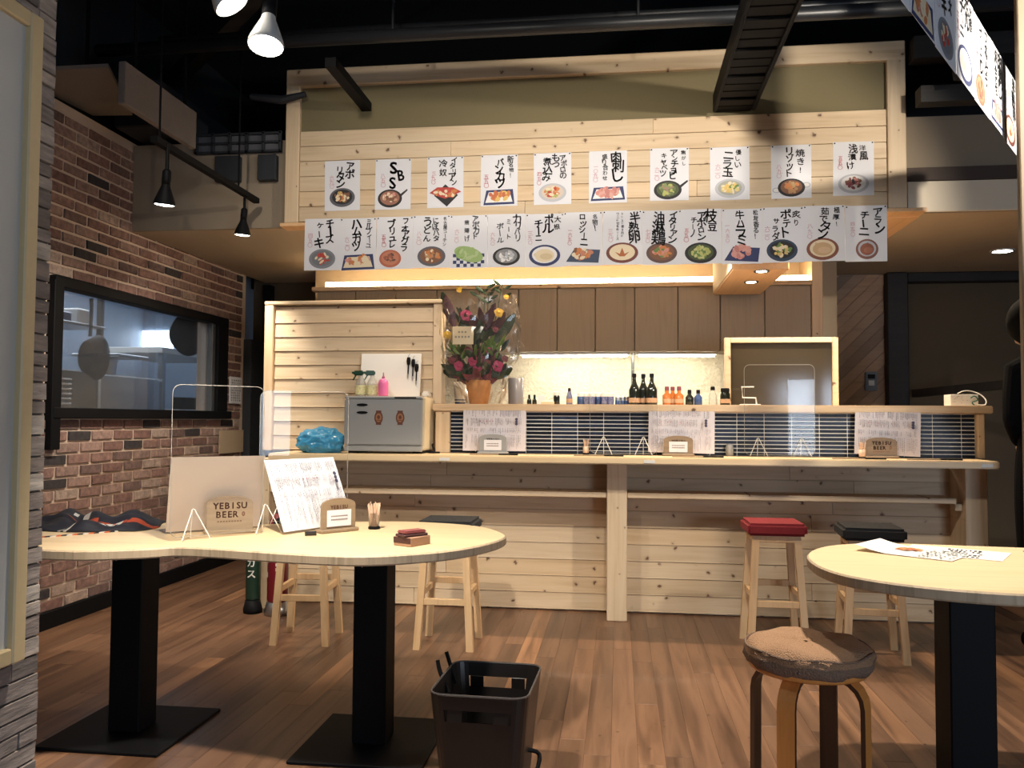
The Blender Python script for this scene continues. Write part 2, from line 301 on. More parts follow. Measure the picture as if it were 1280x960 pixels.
class Print:
    """flat coloured shapes on a sheet; x right, z up, facing -y; layers step toward the viewer"""
    def __init__(s): s.v = []; s.f = []; s.c = []; s.k = 1
    def poly(s, pts, col):
        i = len(s.v); y = -.0003*s.k; s.k = s.k+.12
        s.v += [(p[0], y, p[1]) for p in pts]; s.f.append(list(range(i, i+len(pts)))); s.c.append(col)
    def ell(s, cx, cy, rx, ry, col, rot=0, n=18):
        c, q = math.cos(rot), math.sin(rot)
        s.poly([(cx+rx*math.cos(a)*c-ry*math.sin(a)*q, cy+rx*math.cos(a)*q+ry*math.sin(a)*c) for a in [2*math.pi*i/n for i in range(n)]], col)
    def rect(s, x0, x1, y0, y1, col): s.poly([(x0, y0), (x1, y0), (x1, y1), (x0, y1)], col)
    def blobs(s, cx, cy, rx, ry, cols, n, r, rng):
        for _ in range(n):
            a = rng.random()*6.28; d = math.sqrt(rng.random())*.85
            s.ell(cx+rx*d*math.cos(a), cy+ry*d*math.sin(a), r*rng.uniform(.6, 1.3), r*rng.uniform(.4, .8), rng.choice(cols), rng.random()*3, 8)
    def build(s, name, parent, loc=None, rot=None):
        me = bpy.data.meshes.new(name); me.from_pydata(s.v, [], s.f)
        at = me.color_attributes.new('Col', 'FLOAT_COLOR', 'CORNER'); i = 0
        for f, c in zip(s.f, s.c):
            for _ in f: at.data[i].color = (*c, 1); i += 1
        return link(name, me, 'prt', parent, loc, rot)
GL = {}
def glyph(ch, weight):
    k = (ch, weight)
    if k not in GL:
        cu = bpy.data.curves.new('g', 'FONT'); cu.body = ch; cu.size = 1; cu.align_x = 'CENTER'; cu.resolution_u = 2; cu.offset = weight
        o = bpy.data.objects.new('g', cu); C.objects.link(o)
        me = bpy.data.meshes.new_from_object(o.evaluated_get(bpy.context.evaluated_depsgraph_get()))
        vs = [tuple(v.co) for v in me.vertices]; fs = [tuple(p.vertices) for p in me.polygons]
        bpy.data.objects.remove(o); bpy.data.curves.remove(cu); bpy.data.meshes.remove(me)
        if vs:
            xs = [v[0] for v in vs]; ys = [v[1] for v in vs]; cx = (min(xs)+max(xs))/2
            vs = [(v[0]-cx, v[1]) for v in vs]
        GL[k] = (vs, fs)
    return GL[k]
class Text:
    def __init__(s): s.v = []; s.f = []
    def put(s, ch, cx, cz, size, weight=.02, rot=0, shear=0, sx=1, sz=1):
        vs, fs = glyph(ch, 0)
        if not vs: return
        if weight > .008:
            for ex, ez in ((weight, weight*.5), (-weight, -weight*.5), (weight*.5, -weight), (-weight*.5, weight)): s._one(vs, fs, cx+ex*size, cz+ez*size, size, rot, shear, sx, sz)
        s._one(vs, fs, cx, cz, size, rot, shear, sx, sz)
    def _one(s, vs, fs, cx, cz, size, rot, shear, sx, sz):
        c, q = math.cos(rot), math.sin(rot); i = len(s.v)
        for x, y, _ in [(v[0], v[1], 0) for v in vs]:
            y -= .36; X = (x*sx+y*shear)*size; Z = y*sz*size
            s.v.append((cx+X*c-Z*q, 0, cz+X*q+Z*c))
        s.f += [tuple(j+i for j in f) for f in fs]
    def column(s, cx, z0, z1, size, txt, weight=.02, jit=0, rng=R):
        n = len(txt); st = (z1-z0)/max(n, 1); size = min(size*1.12, 1.38*abs(st)) if n > 1 else size
        for k, ch in enumerate(txt):
            rot = -math.pi/2 if ch in 'ー〜' else 0
            s.put(ch, cx+rng.uniform(-1, 1)*jit*size*.12, z0+st*(k+.5), size*rng.uniform(1-jit*.25, 1+jit*.2), weight, rot+rng.uniform(-1, 1)*jit*.13, -.05*jit if not rot else 0, 1+rng.uniform(-.1, .1)*jit, 1+rng.uniform(-.15, .15)*jit)
    def row(s, cx, cz, size, txt, weight=.02, adv=.66):
        n = len(txt)
        for k, ch in enumerate(txt):
            if ch != ' ': s.put(ch, cx+(k-(n-1)/2)*size*adv, cz, size, weight)
    def build(s, name, mat, parent, y=-.0012, loc=None, rot=None):
        me = bpy.data.meshes.new(name); me.from_pydata([(a, y, c) for a, b, c in s.v], [], s.f)
        return link(name, me, mat, parent, loc, rot)

# ================================================================== THE SETTING
# floor with planks
flo = struct(obj('floor', box(-5.4, 4.2, -3.2, 7.4, -.12, -.006), 'floorbase'))
PW = .092
pl_mesh = [mesh(bevbox(.0002, PW-.0002, 0, L, -.005, 0, .0006), 'floor_plank') for L in (1.2, 1.8, .9, .6)]
PLL = (1.2, 1.8, .9, .6)
x = -3.06; i = 0
for i in range(72):
    y = 2.2-R.random()*1.6
    while y < (6.62 if x < -2.2 else 5.12) and x < 3.4:
        k = R.choice((0, 0, 1, 1, 2, 3))
        if not (x > 1.9 and y+PLL[k] < 2.9):
            L = PLL[k]
            o = link('floor_plank', pl_mesh[k], 'floor', flo, (x, y, 0))
        y += PLL[k]+.001
    x += PW
# ---- brick wall on the left, with the kitchen window opening
WX = -3.07
bm = bmesh.new()
B(bm, WX-.16, WX-.008, 2.6, 4.235, 0, 2.9); B(bm, WX-.16, WX-.008, 6.12, 6.62, 0, 2.9)
B(bm, WX-.16, WX-.008, 4.235, 6.12, 0, 1.18); B(bm, WX-.16, WX-.008, 4.235, 6.12, 1.89, 2.9)
wl = struct(obj('wall_left', bm, 'mortar'))
bl = .197; bh = .0525; pit = .0655; lp = .2155
def brick_bm(bm, seed, y0=0, z0=0, x0=0, L=bl, lay=None, tone=0):
    q = random.Random(seed); d = .0008+.0026*q.random(); e = .002
    j = lambda: q.uniform(-.0028, .0028)
    A = ring(bm, [(x0-.010, y0+j(), z0+j()), (x0-.010, y0+L+j(), z0+j()), (x0-.010, y0+L+j(), z0+bh+j()), (x0-.010, y0+j(), z0+bh+j())])
    D = ring(bm, [(x0+d*q.uniform(.7, 1), y0+e+j(), z0+e+j()), (x0+d*q.uniform(.7, 1), y0+L-e+j(), z0+e+j()), (x0+d, y0+L-e+j(), z0+bh-e+j()), (x0+d, y0+e+j(), z0+bh-e+j())])
    n0 = len(bm.faces); bridge(bm, A, D); bm.faces.new(D)
    if lay:
        bm.faces.ensure_lookup_table()
        for f in bm.faces[n0:]: f[lay] = tone
    return bm
bmesh_var = [mesh(brick_bm(bmesh.new(), 100+k), 'brick') for k in range(8)]
bm_half = [mesh(brick_bm(bmesh.new(), 130+k, L=.097), 'brick') for k in range(3)]
slots = []
for r in range(42):
    z = .098+r*pit
    y = 3.75+(lp/2 if r % 2 else 0)+R.uniform(-.01, .01)
    while y < 6.6:
        L = bl; half = False
        if y+L > 6.6:
            L = .097; half = True
            if y+L > 6.62: break
        inwin = z+bh > 1.165 and z < 1.905
        if inwin and y < 6.13 and y+L > 4.22:
            if y+.097 < 4.22: L = .097; half = True; slots.append((y, z, half)); y += lp; continue
            if y+L-.097 > 6.13: slots.append((y+L-.097, z, True)); y += lp; continue
            y += lp; continue
        if z+bh < 2.88: slots.append((y, z, half))
        y += lp
vis = [s for s in slots if s[0] > 3.98]; hid = [s for s in slots if s[0] <= 3.98]
vis.sort(key=lambda s: (s[0]**2)*(1.35 if s[1] > 2.2 else 1)*(1.6 if s[2] else 1))
for y, z, h in vis[:300]:
    link('brick', R.choice(bm_half if h else bmesh_var), 'brick', wl, (WX, y, z))
bm = bmesh.new(); lay = bm.faces.layers.float.new('tone')
for k, (y, z, h) in enumerate(vis[300:]+hid): brick_bm(bm, 500+k, y, z, WX, .097 if h else bl, lay, R.random())
bf = obj('brick_remainder', bm, 'brickfar', wl); bf['kind'] = 'stuff'
bb = struct(obj('baseboard_left', bevbox(WX-.006, WX+.016, 2.6, 6.6, .001, .094, .003), 'black'))

# kitchen window frame and pane
wn = struct(thing('window_1', 'x', 'x')); del wn['label']; del wn['category']
wn.location = (WX, 0, 0)
obj('frame', bevbox(-.05, .035, 4.20, 6.245, 1.865, 1.925, .004), 'black', wn)
obj('frame', bevbox(-.05, .045, 4.20, 6.30, 1.140, 1.200, .004), 'black', wn)
obj('frame', bevbox(-.05, .040, 4.185, 4.262, .97, 1.90, .004), 'black', wn)
obj('frame', bevbox(-.05, .035, 6.075, 6.245, 1.19, 1.88, .004), 'black', wn)
obj('inner_bead', bevbox(-.03, .010, 6.03, 6.08, 1.19, 1.88, .003), 'steeld', wn)
obj('pane', box(-.036, -.030, 4.255, 6.08, 1.19, 1.875), 'glasswin', wn)

# ---- kitchen behind the window
kr = bmesh.new()
B(kr, -5.3, -5.2, 2.8, 8.75, 0, 2.5); B(kr, -5.3, -3.25, 2.7, 2.8, 0, 2.5); B(kr, -5.3, -3.25, 8.65, 8.75, 0, 2.5); B(kr, -5.3, -3.25, 2.7, 10.5, 2.45, 2.55); B(kr, -3.35, -3.25, 6.65, 10.5, 0, 2.5)
struct(obj('wall_kitchen', kr, 'kitchwall'))
area('kitchen_light', (-4.3, 6.6, 2.42), (-4.3, 6.6, 0), 48, 1.2, 3.0, (.85, .92, 1))
tag(obj('window_screen', bevbox(-5.19, -4.84, 8.62, 8.65, 1.86, 2.10, .004), 'kitchlight'), 'bright white light panel on the kitchen back wall', 'light')
t = thing('kitchen_refrigerator', 'dark low kitchen appliance with louvred vent behind the window', 'appliance', (-4.0, 5.24, 0))
obj('body', bevbox(-.35, .2, -.45, .50, 0, 1.48, .01), 'steeld', t)
for k in range(7): obj('louvre', bevbox(.2, .208, .05, .20, 1.20+.034*k, 1.213+.034*k, .002), 'chrome', t)
tag(obj('kitchen_cabinet', bevbox(-4.35, -3.80, 5.77, 6.59, 0, 1.47, .012), 'steel'), 'brushed steel kitchen cabinet seen through the window', 'cabinet')
t = thing('prep_station', 'pale kitchen prep cabinet under a lit shelf behind the window', 'cabinet', (-4.15, 6.95, 0))
obj('body', bevbox(-.4, .35, -.3, .9, 0, 1.22, .01), 'white', t); obj('upright', bevbox(.30, .35, -.32, -.27, 1.2, 1.70, .004), 'steel', t)
obj('shelf', bevbox(-.4, .36, -.35, .95, 1.69, 1.74, .004), 'white', t); obj('rail', bevbox(.2, .3, .1, .5, 1.22, 1.33, .01), 'black', t)
t = thing('kitchen_shelf', 'steel wall shelf with boxes inside the kitchen', 'shelf', (-4.05, 5.08, 0))
obj('board', bevbox(-.3, .25, -.1, .75, 1.80, 1.82, .004), 'steel', t); obj('upright', bevbox(.2, .24, -.08, -.04, 1.482, 2.1, .004), 'steeld', t); obj('upright', bevbox(.2, .24, .70, .74, 1.482, 2.1, .004), 'steeld', t)
for k, (y, h, m_, lab) in enumerate(((5.06, .13, 'kraft', 'orange carton on the kitchen shelf'), (5.25, .10, 'steel', 'silver tin on the kitchen shelf'), (5.42, .08, 'blueb', 'dark blue tub on the kitchen shelf'), (5.62, .12, 'white', 'white tub on the kitchen shelf'))):
    tag(obj('kitchen_container', bevbox(-4.05, -3.88, y, y+.13, 1.8205, 1.8205+h, .012), m_), lab, 'container')
def pan(x, y, z, r, lab, tilt):
    t = thing('frying_pan', lab, 'pan', (x, y, z))
    b_ = lathe(bmesh.new(), [(r*.62, -.03), (r*.7, -.025), (r, .055), (r*.985, .057), (r*.68, -.018), (.01, -.02)], 28); obj('pan_bowl', b_, 'black', t, rot=(0, rad(90), rad(tilt)), smooth=True)
    obj('handle', tube(bmesh.new(), [(0, 0, r*.9), (.005, 0, r+.18), (.0, 0, r+.24)], [.012, .011, .014]), 'black', t)
    obj('hook', tube(bmesh.new(), [(0, 0, r+.23), (0, .015, r+.28), (0, 0, r+.30)], .005), 'steeld', t); return t
pan(-3.55, 5.27, 1.555, .155, 'big black frying pan hanging behind the kitchen window', 62)
pan(-3.40, 6.22, 1.80, .17, 'black frying pan hanging at the window end beside the frame', -20)
tag(obj('pan_rail', tube(bmesh.new(), [(-3.5, 4.3, 2.2), (-3.5, 6.5, 2.2)], .012), 'steeld'), 'steel rail carrying frying pans inside the kitchen', 'rail')
tag(obj('steel_tray', bevbox(-4.2, -3.80, 6.0, 6.42, 1.615, 1.64, .006), 'steel'), 'steel tray shelf above the kitchen cabinet', 'tray')
tag(obj('worktop_pot', lathe(bmesh.new(), [(.10, 0), (.11, .12), (.115, .13), (.10, .125), (.09, .01)], 24, (-4.1, 6.25, 1.471)), 'steel'), 'steel stock pot standing on the kitchen cabinet', 'pot')

# wall plate, notice and black door post at the far end of the brick wall
t = thing('notice_plate', 'small white notice with vertical writing on the brick wall', 'notice', (WX+.012, 6.31, 1.262))
obj('plate', bevbox(0, .008, 0, .21, 0, .215, .003), 'paper', t)
p = Print(); q = random.Random(3)
for c_ in range(5):
    for k in range(9): p.rect(.03+c_*.034, .045+c_*.034+q.uniform(-.006, .004), .02+k*.02, .033+k*.02, (.12, .12, .12))
p.build('lettering', t, (.0085, 0, 0), (0, 0, rad(90)))
tag(obj('paper_notice', bevbox(WX+.012, WX+.016, 6.16, 6.58, .87, 1.05, .001), pm('tan card', (.50, .38, .25), .8)), 'plain tan card fixed low on the brick wall', 'notice')
struct(obj('trim_1', bevbox(WX-.10, WX+.06, 6.60, 6.90, 0, 1.80, .006), 'blackm'))
struct(obj('door_1', bevbox(WX+.02, WX+.09, 6.90, 7.0, 0, 2.30, .006), 'black'))
struct(obj('wall_passage', box(WX-.1, -2.2, 6.98, 7.1, 0, 2.4), 'darkwall'))

# ---- near wall on the left with grey blocks and a cream framed panel
NX, NY = -1.5, 2.05
nw = struct(obj('wall_near', box(NX-.14, NX-.012, .2, NY, 0, 3.4), 'stonebase'))
z = .0; q = random.Random(5); cache = {}
def stone_mesh(L, h, s):
    k = (L, h, s)
    if k not in cache:
        g = random.Random(hash(k) & 0xffff); bm = bmesh.new(); d = .0035*g.uniform(-.3, 1.0)
        A = ring(bm, [(-.014, 0, 0), (-.014, L, 0), (-.014, L, h), (-.014, 0, h)])
        D = ring(bm, [(d+g.uniform(-.002, .002), .002, .002), (d+g.uniform(-.002, .002), L-.002, .002), (d, L-.002, h-.002), (d, .002, h-.002)])
        bridge(bm, A, D); bm.faces.new(D); cache[k] = mesh(bm, 'block')
    return cache[k]
while z < 2.55:
    h = q.choice((.036, .042, .048, .055)); y = NY-.001
    while y > 1.45:
        L = min(q.choice((.07, .10, .14, .18, .22)), y-1.40)
        link('block', stone_mesh(round(L-.0025, 4), round(h-.0025, 4), q.randrange(3)), 'stone', nw, (NX, y-L, z)); y -= L
    z += h
dp = thing('notice_board', 'grey panel in a cream wooden frame on the grey block wall', 'panel', (NX+.013, 0, 0))
obj('panel', bevbox(-.004, .006, .9, 1.93, .58, 2.14, .002), 'greypanel', dp)
obj('frame_side', bevbox(-.006, .024, 1.905, 1.95, .545, 2.17, .004), 'cream', dp)
obj('frame_top', bevbox(-.006, .022, .9, 1.905, 2.13, 2.17, .004), 'cream', dp); obj('frame_bottom', bevbox(-.006, .022, .9, 1.905, .545, .585, .004), 'cream', dp)

# ---- lowered ceiling over the bar, its face, back walls
struct(obj('ceiling_lowered', box(-3.07, 4.1, 4.97, 7.1, 2.33, 2.40), 'plaster'))
sf = struct(obj('wall_soffit', box(-3.07, 4.1, 4.95, 5.02, 2.331, 2.88), 'soffitface'))
obj('lit_band', bevbox(1.62, 4.1, 4.935, 4.951, 2.332, 2.505, .002), 'litwhite', sf); obj('brown_strip', bevbox(1.60, 4.1, 4.928, 4.951, 2.507, 2.583, .003), 'brownstrip', sf)  # pale band paints the light on the lower soffit face
struct(obj('wall_back', box(-2.4, 1.60, 6.42, 6.52, 0, 2.33), 'plaster'))
sp = struct(obj('wall_splashback', box(-2.3, 1.35, 6.395, 6.42, .9, 1.66), 'splash'))
wb = struct(obj('wall_diagonal', box(1.6, 2.12, 7.0, 7.1, 0, 2.33), 'chev'))
# diagonal boards clipped to the wall rectangle
def clip(poly, ax, lim, keep_less):
    out = []
    for i in range(len(poly)):
        a, b = poly[i-1], poly[i]; ia = (a[ax] <= lim) == keep_less or a[ax] == lim; ib = (b[ax] <= lim) == keep_less or b[ax] == lim
        if ia != ib: t = (lim-a[ax])/(b[ax]-a[ax]); out.append(tuple(a[k]+(b[k]-a[k])*t for k in (0, 1)))
        if ib: out.append(b)
    return out
for k in range(-6, 26):
    s = k*.105; c_ = math.sqrt(.5)
    poly = [(1.6+s, .9), (1.6+s+.102*1.0, .9), (1.6+s+.102+2.2, 3.1), (1.6+s+2.2, 3.1)]
    poly = [(x_-1.15, z_) for x_, z_ in poly]
    for ax, lim, less in ((0, 1.6, False), (0, 2.11, True), (1, 1.0, False), (1, 2.32, True)):
        if poly: poly = clip(poly, ax, lim, less)
    if len(poly) >= 3:
        bm = bmesh.new(); d = .012+.004*(k % 3); a = ring(bm, [(x_, 7.0, z_) for x_, z_ in poly]); b = ring(bm, [(x_, 7.0-d, z_) for x_, z_ in poly]); bridge(bm, a, b); bm.faces.new(b)
        obj('diagonal_board', bm, 'chev', wb)
struct(obj('wall_far', box(2.12, 4.2, 7.02, 7.12, 0, 2.33), 'darkwall'))
struct(obj('wall_right', box(4.1, 4.2, -3.2, 7.1, 0, 4.0), 'darkwall'))
tm = thing('timber_frame', 'dark old timber post and lintel against the far wall', 'timber', (0, 0, 0))
obj('post', bevbox(2.10, 2.26, 6.90, 7.02, 0, 2.329, .008), 'darkwood', tm); obj('lintel', bevbox(2.26, 4.1, 6.92, 7.02, 2.25, 2.329, .008), 'darkwood', tm)
tag(obj('handrail', beam(bmesh.new(), (2.28, 6.86, 1.37), (2.9, 5.6, 1.44), .05, .06), 'darkwood'), 'dark wooden handrail sloping in front of the far wall', 'handrail')
# ceiling shell
struct(obj('ceiling', box(-5.4, 4.2, -3.2, 7.4, 3.95, 4.05), 'blackm'))
struct(obj('wall_left_upper', box(-3.4, -3.23, -3.2, 7.4, 2.5, 4.0), 'blackm'))
struct(obj('wall_behind_bulkhead', box(-3.3, 4.2, 7.1, 7.2, 2.3, 4.0), 'blackm'))

# ================================================================== BAR
# boarded counter base
def lap_board(L, h, t0=.010, t1=.020, over=.004):
    """lapped board: thicker at its bottom edge, length along x from 0"""
    bm = bmesh.new(); r = []
    for x_ in (0, L): r.append(ring(bm, [(x_, 0, 0), (x_, -t1, 0), (x_, -t1+.002, .003), (x_, -t0, h), (x_, 0, h)]))
    bridge(bm, r[0], r[1]); bm.faces.new(r[0][::-1]); bm.faces.new(r[1]); return mesh(bm, 'board')
CY = 5.13
cb = thing('bar_counter', 'pine boarded front of the long bar counter', 'counter')
obj('backing', box(-2.2, 1.98, CY, CY+.05, .002, .905), 'pine', cb)
for r in range(9):
    z = .012+r*.099
    for x0, x1 in ((-2.2, -1.25+.1*(r % 3)), (-1.25+.1*(r % 3), -.05), (.04, 1.0+.12*(r % 4)), (1.0+.12*(r % 4), 1.9)):
        link('board', lap_board(x1-x0-.002, .097, .012, .018), 'pine', cb, (x0, CY, z))
obj('post', bevbox(-.065, .05, 4.89, 5.12, 0, .903, .004), 'pinez', cb)
obj('end_post', bevbox(1.885, 2.0, 4.89, 5.18, 0, .903, .004), 'pinez', cb)
obj('end_post', bevbox(-2.2, -2.10, 4.89, 5.12, 0, .903, .004), 'pinez', cb)
for x0, x1 in ((-2.1, -.066), (.051, 1.842)): obj('bag_shelf', bevbox(x0, x1, 4.90, 5.11, .700, .732, .004), 'pine', cb)
obj('bracket', bevbox(1.845, 1.884, 4.93, 5.0, .66, .70, .003), 'pinez', cb)
wt = thing('counter_worktop', 'long pine counter worktop with small white price stickers', 'worktop', (0, 0, 0))
obj('top', bevbox(-2.03, 1.985, 4.70, 5.11, .905, .945, .006, 2), 'top', wt)
for x_ in (-.98, .17, 1.92): obj('sticker', box(x_-.03, x_+.03, 4.697, 4.7, .914, .930), 'white', wt)
tl = thing('tiled_upstand', 'navy tiled upstand with white grout behind the counter', 'tiles', (0, 0, 0))
obj('grout_bed', box(-1.01, 1.995, 5.034, 5.09, .946, 1.197), 'grout', tl)
tme = mesh(bevbox(-.0755, .0755, -.004, .002, 0, .0174, .002), 'tile')
rows = 11; ph = .2500/rows
for c_ in range(20):
    xc = -1.003+.067+.1545*(c_)
    for r in range(rows):
        if xc+.0755 < 1.998: link('tile', tme, 'tile', tl, (xc, 5.034, .9475+r*ph))
        elif xc-.0755 < 1.97: o = link('tile', tme, 'tile', tl, ((xc-.0755+1.993)/2, 5.034, .9475+r*ph)); o.scale.x = (1.993-xc+.0755)/.151
obj('end_board', bevbox(-1.10, -1.012, 5.0, 5.10, .946, 1.197, .003), 'pinez', tl); obj('end_board', bevbox(1.997, 2.035, 5.0, 5.10, .946, 1.197, .003), 'pinez', tl)
tag(obj('counter_ledge', bevbox(-1.115, 2.075, 4.985, 5.42, 1.199, 1.242, .005, 2), 'pine'), 'narrow raised pine ledge running above the navy tiles', 'ledge')
# boarded partition behind the towel warmer
pt = thing('boarded_partition', 'tall pine boarded partition behind the grey towel warmer', 'partition', (0, 0, 0))
obj('backing', box(-2.20, -1.12, CY+.002, CY+.06, .946, 1.86), 'pine', pt)
bmesh_pt = lap_board(1.03, .0885, .006, .018)
for r in range(10): link('board', bmesh_pt, 'pine', pt, (-2.175, CY, .955+r*.089))
obj('side_trim', bevbox(-2.235, -2.178, CY-.045, CY+.08, .946, 1.868, .004), 'pinez', pt); obj('side_trim', bevbox(-1.142, -1.085, CY-.03, CY+.08, 1.243, 1.868, .004), 'pinez', pt); obj('cap', bevbox(-2.235, -1.085, CY-.05, CY+.08, 1.869, 1.892, .004), 'pine', pt)

# ---- bulkhead above the bar
bk = thing('bulkhead', 'pine boarded bulkhead with olive top panel above the bar', 'bulkhead', (0, 0, 0))
HY = 4.9
obj('core', box(-2.02, 1.60, HY+.014, HY+.045, 2.345, 2.91), 'pine', bk)
nb = 6; bhh = (2.915-2.352)/nb
for r in range(nb):
    z = 2.352+r*bhh; cut = (-.55, .45, -.1, .9, -1.0, .2)[r]
    for x0, x1 in ((-1.945, cut), (cut, 1.50)): link('board', mesh(bevbox(0, x1-x0-.001, -.012, .014, 0, bhh-.0025, .0022), 'board'), 'pine', bk, (x0, HY+.012, z))
obj('side_frame', bevbox(-2.035, -1.947, HY-.012, HY+.03, 2.345, 3.285, .004), 'pinez', bk); obj('side_frame', bevbox(1.502, 1.602, HY-.012, HY+.03, 2.345, 3.27, .004), 'pinez', bk)
obj('top_rail', bevbox(-2.035, 1.602, HY-.014, HY+.03, 3.19, 3.30, .005), 'pine', bk)
obj('olive_panel', box(-1.95, 1.505, HY+.02, HY+.04, 2.916, 3.19), 'olive', bk)
obj('return_end', box(1.560, 1.600, HY+.03, 5.2, 2.9, 3.27), 'pine', bk)
obj('bottom_board', bevbox(-2.06, 1.705, HY-.02, 5.0, 2.322, 2.344, .003), 'orange', bk)
obj('end_soffit', bevbox(1.46, 1.705, 5.0, 5.75, 2.318, 2.3295, .003), 'orange', bk)
# ---- beam box with two downlights
bx = thing('downlight_box', 'orange wood ceiling box with two recessed downlights above the bar', 'light box', (0, 0, 0))
obj('box', bevbox(.668, .988, 5.03, 6.015, 2.035, 2.325, .003), 'orange', bx); obj('lit_side', box(.659, .6679, 5.03, 6.0, 2.045, 2.325), 'litwhite', bx)  # pale skin puts the light on the box's left side into colour
for y in (5.07, 5.46):
    d = obj('downlight_ring', lathe(bmesh.new(), [(.045, 0), (.045, .006), (.036, .006), (.036, .002)], 20, (.838, y, 2.0285), cap=False), 'steeld', bx); obj('lamp', lathe(bmesh.new(), [(.030, 0), (.030, .003)], 18, (.838, y, 2.030)), 'lampface', d)
for y in (5.07, 5.46): spot('spot_light', (.838, y, 2.02), (.838, y, 0), 6, 100, .5, .03, WARM)
# ---- wall cabinets
CF = 6.05
edges_ = [-2.25, -1.95, -1.64, -1.33, -1.02, -.72, -.44, -.165, .115, .42, .715, 1.02, 1.335]
units = [(0, 4), (4, 6), (6, 8), (8, 10), (10, 12)]
for k, (a, b) in enumerate(units):
    u = thing('wall_cabinet', ['brown veneer wall cabinet behind the boarded partition', 'brown veneer wall cabinet above the flower arrangement', 'brown veneer wall cabinet left of the thin steel pole', 'brown veneer wall cabinet above the dark sake bottles', 'brown veneer wall cabinet above the smoked glass screen'][k], 'cabinet', (0, 0, 0), group='veneer wall cabinets over the back bar')
    obj('carcass', box(edges_[a]+.001, edges_[b]-.001, CF+.02, 6.41, 1.645, 2.095), 'cab', u)
    for j in range(a, b): obj('door', bevbox(edges_[j]+.003, edges_[j+1]-.003, CF, CF+.019, 1.64, 2.10, .002), 'cab', u)
tag(obj('cabinet_end_panel', bevbox(1.337, 1.41, CF-.02, 6.42, 1.30, 2.329, .003), 'pinez'), 'upright pale pine panel closing the wall cabinet row', 'panel')
tag(obj('cove_board', bevbox(-2.28, 1.335, CF-.03, 6.41, 2.102, 2.132, .003), 'pine'), 'pale pine cove board on top of the wall cabinets', 'board')
for x0, x1, lab in ((-2.2, .70, 'long warm light strip glowing on the cove board'), (1.075, 1.325, 'short warm light strip beside the cabinet end panel')):
    tag(obj('light_strip', bevbox(x0, x1, 6.09, 6.12, 2.134, 2.178, .003), 'led'), lab, 'light strip')
for k, (x0, x1) in enumerate(((-.72, .085), (.125, .70))):
    t = thing('cabinet_light', ['under cabinet tube light left of the steel pole', 'under cabinet tube light above the sake bottles'][k], 'light', (0, 0, 0))
    obj('housing', bevbox(x0, x1, 6.09, 6.15, 1.622, 1.639, .002), 'white', t); obj('tube', bevbox(x0+.02, x1-.02, 6.10, 6.14, 1.608, 1.6215, .003), 'ledw', t)
tag(obj('steel_pole', tube(bmesh.new(), [(.105, 6.2, .9), (.105, 6.2, 1.64)], .012), 'steeld'), 'thin steel pole between ledge and wall cabinets', 'pole')
tag(obj('back_counter', bevbox(-2.3, 1.55, 5.85, 6.39, 0, .90, .005), 'steel'), 'steel back bar counter hidden behind the ledge', 'counter')
# framed smoked glass standing behind the ledge
sg = thing('framed_screen', 'smoked glass screen in a pale pine frame on the ledge', 'screen', (.99, 5.32, 1.243))
for x0, x1, z0, z1 in ((-.337, -.302, 0, .42), (.302, .337, 0, .42), (-.302, .302, .388, .42)): obj('frame', bevbox(x0, x1, -.02, .02, z0, z1, .003), 'pine', sg)
obj('glass', box(-.303, .303, -.004, .004, 0, .389), 'mirror', sg)

# ---- pillar and beams on the right
struct(obj('trim_2', bevbox(1.572, 1.655, 3.5, 3.53, 0, 3.94, .004), pm('brown pillar', (.20, .15, .095), .6)))

# ================================================================== FURNITURE
def pedestal(t, x, y, hw=.06, bw=.23, h=.684):
    ped = obj('pedestal', bevbox(x-hw, x+hw, y-hw, y+hw, .012, h, .004), 'black', t)
    obj('base_plate', bevbox(x-bw, x+bw, y-bw, y+bw, 0, .012, .003), 'black', t)
    obj('top_plate', bevbox(x-.13, x+.13, y-.13, y+.13, h-.004, h+.002, .001), 'black', t)
    obj('bag_hook', tube(bmesh.new(), [(x-.03, y-hw-.004, h-.015), (x-.03, y-hw-.02, h-.04), (x-.02, y-hw-.035, h-.05), (x-.005, y-hw-.03, h-.035)], .003, 6), 'chrome', ped)
tL = thing('bean_shaped_table', 'large bean shaped pine table on two black pedestals by the brick wall', 'table')
outL = [(-2.25, 2.66), (-2.02, 2.555), (-1.86, 2.525), (-1.70, 2.525), (-1.54, 2.59), (-1.46, 2.645), (-1.34, 2.642), (-1.16, 2.606), (-.98, 2.572), (-.777, 2.573), (-.587, 2.685), (-.483, 2.82), (-.418, 3.0), (-.425, 3.15), (-.56, 3.36), (-.81, 3.456), (-1.04, 3.43), (-1.33, 3.31), (-1.60, 3.22), (-1.85, 3.27), (-2.1, 3.34), (-2.32, 3.24), (-2.42, 3.05), (-2.40, 2.83)]
obj('tabletop', slab(bmesh.new(), spline(outL, 5), .687, .72, .005), ['top', 'edge'], tL)
pedestal(tL, -1.775, 2.945); pedestal(tL, -.865, 2.955)
tR = thing('bean_shaped_table', 'round ended pine table with menu sheets beside the knit cushion stool', 'table')
outR = [(.588, 2.66), (.62, 2.50), (.70, 2.395), (.80, 2.33), (.92, 2.287), (1.05, 2.275), (1.25, 2.32), (1.42, 2.40), (1.60, 2.42), (1.80, 2.36), (2.0, 2.40), (2.15, 2.58), (2.15, 2.85), (2.0, 3.05), (1.80, 3.11), (1.55, 3.10), (1.25, 3.125), (1.02, 3.145), (.84, 3.12), (.70, 3.02), (.61, 2.85)]
obj('tabletop', slab(bmesh.new(), spline(outR, 5), .687, .72, .005), ['top', 'edge'], tR)
pedestal(tR, 1.03, 2.70, .064); pedestal(tR, 1.80, 2.73, .064)

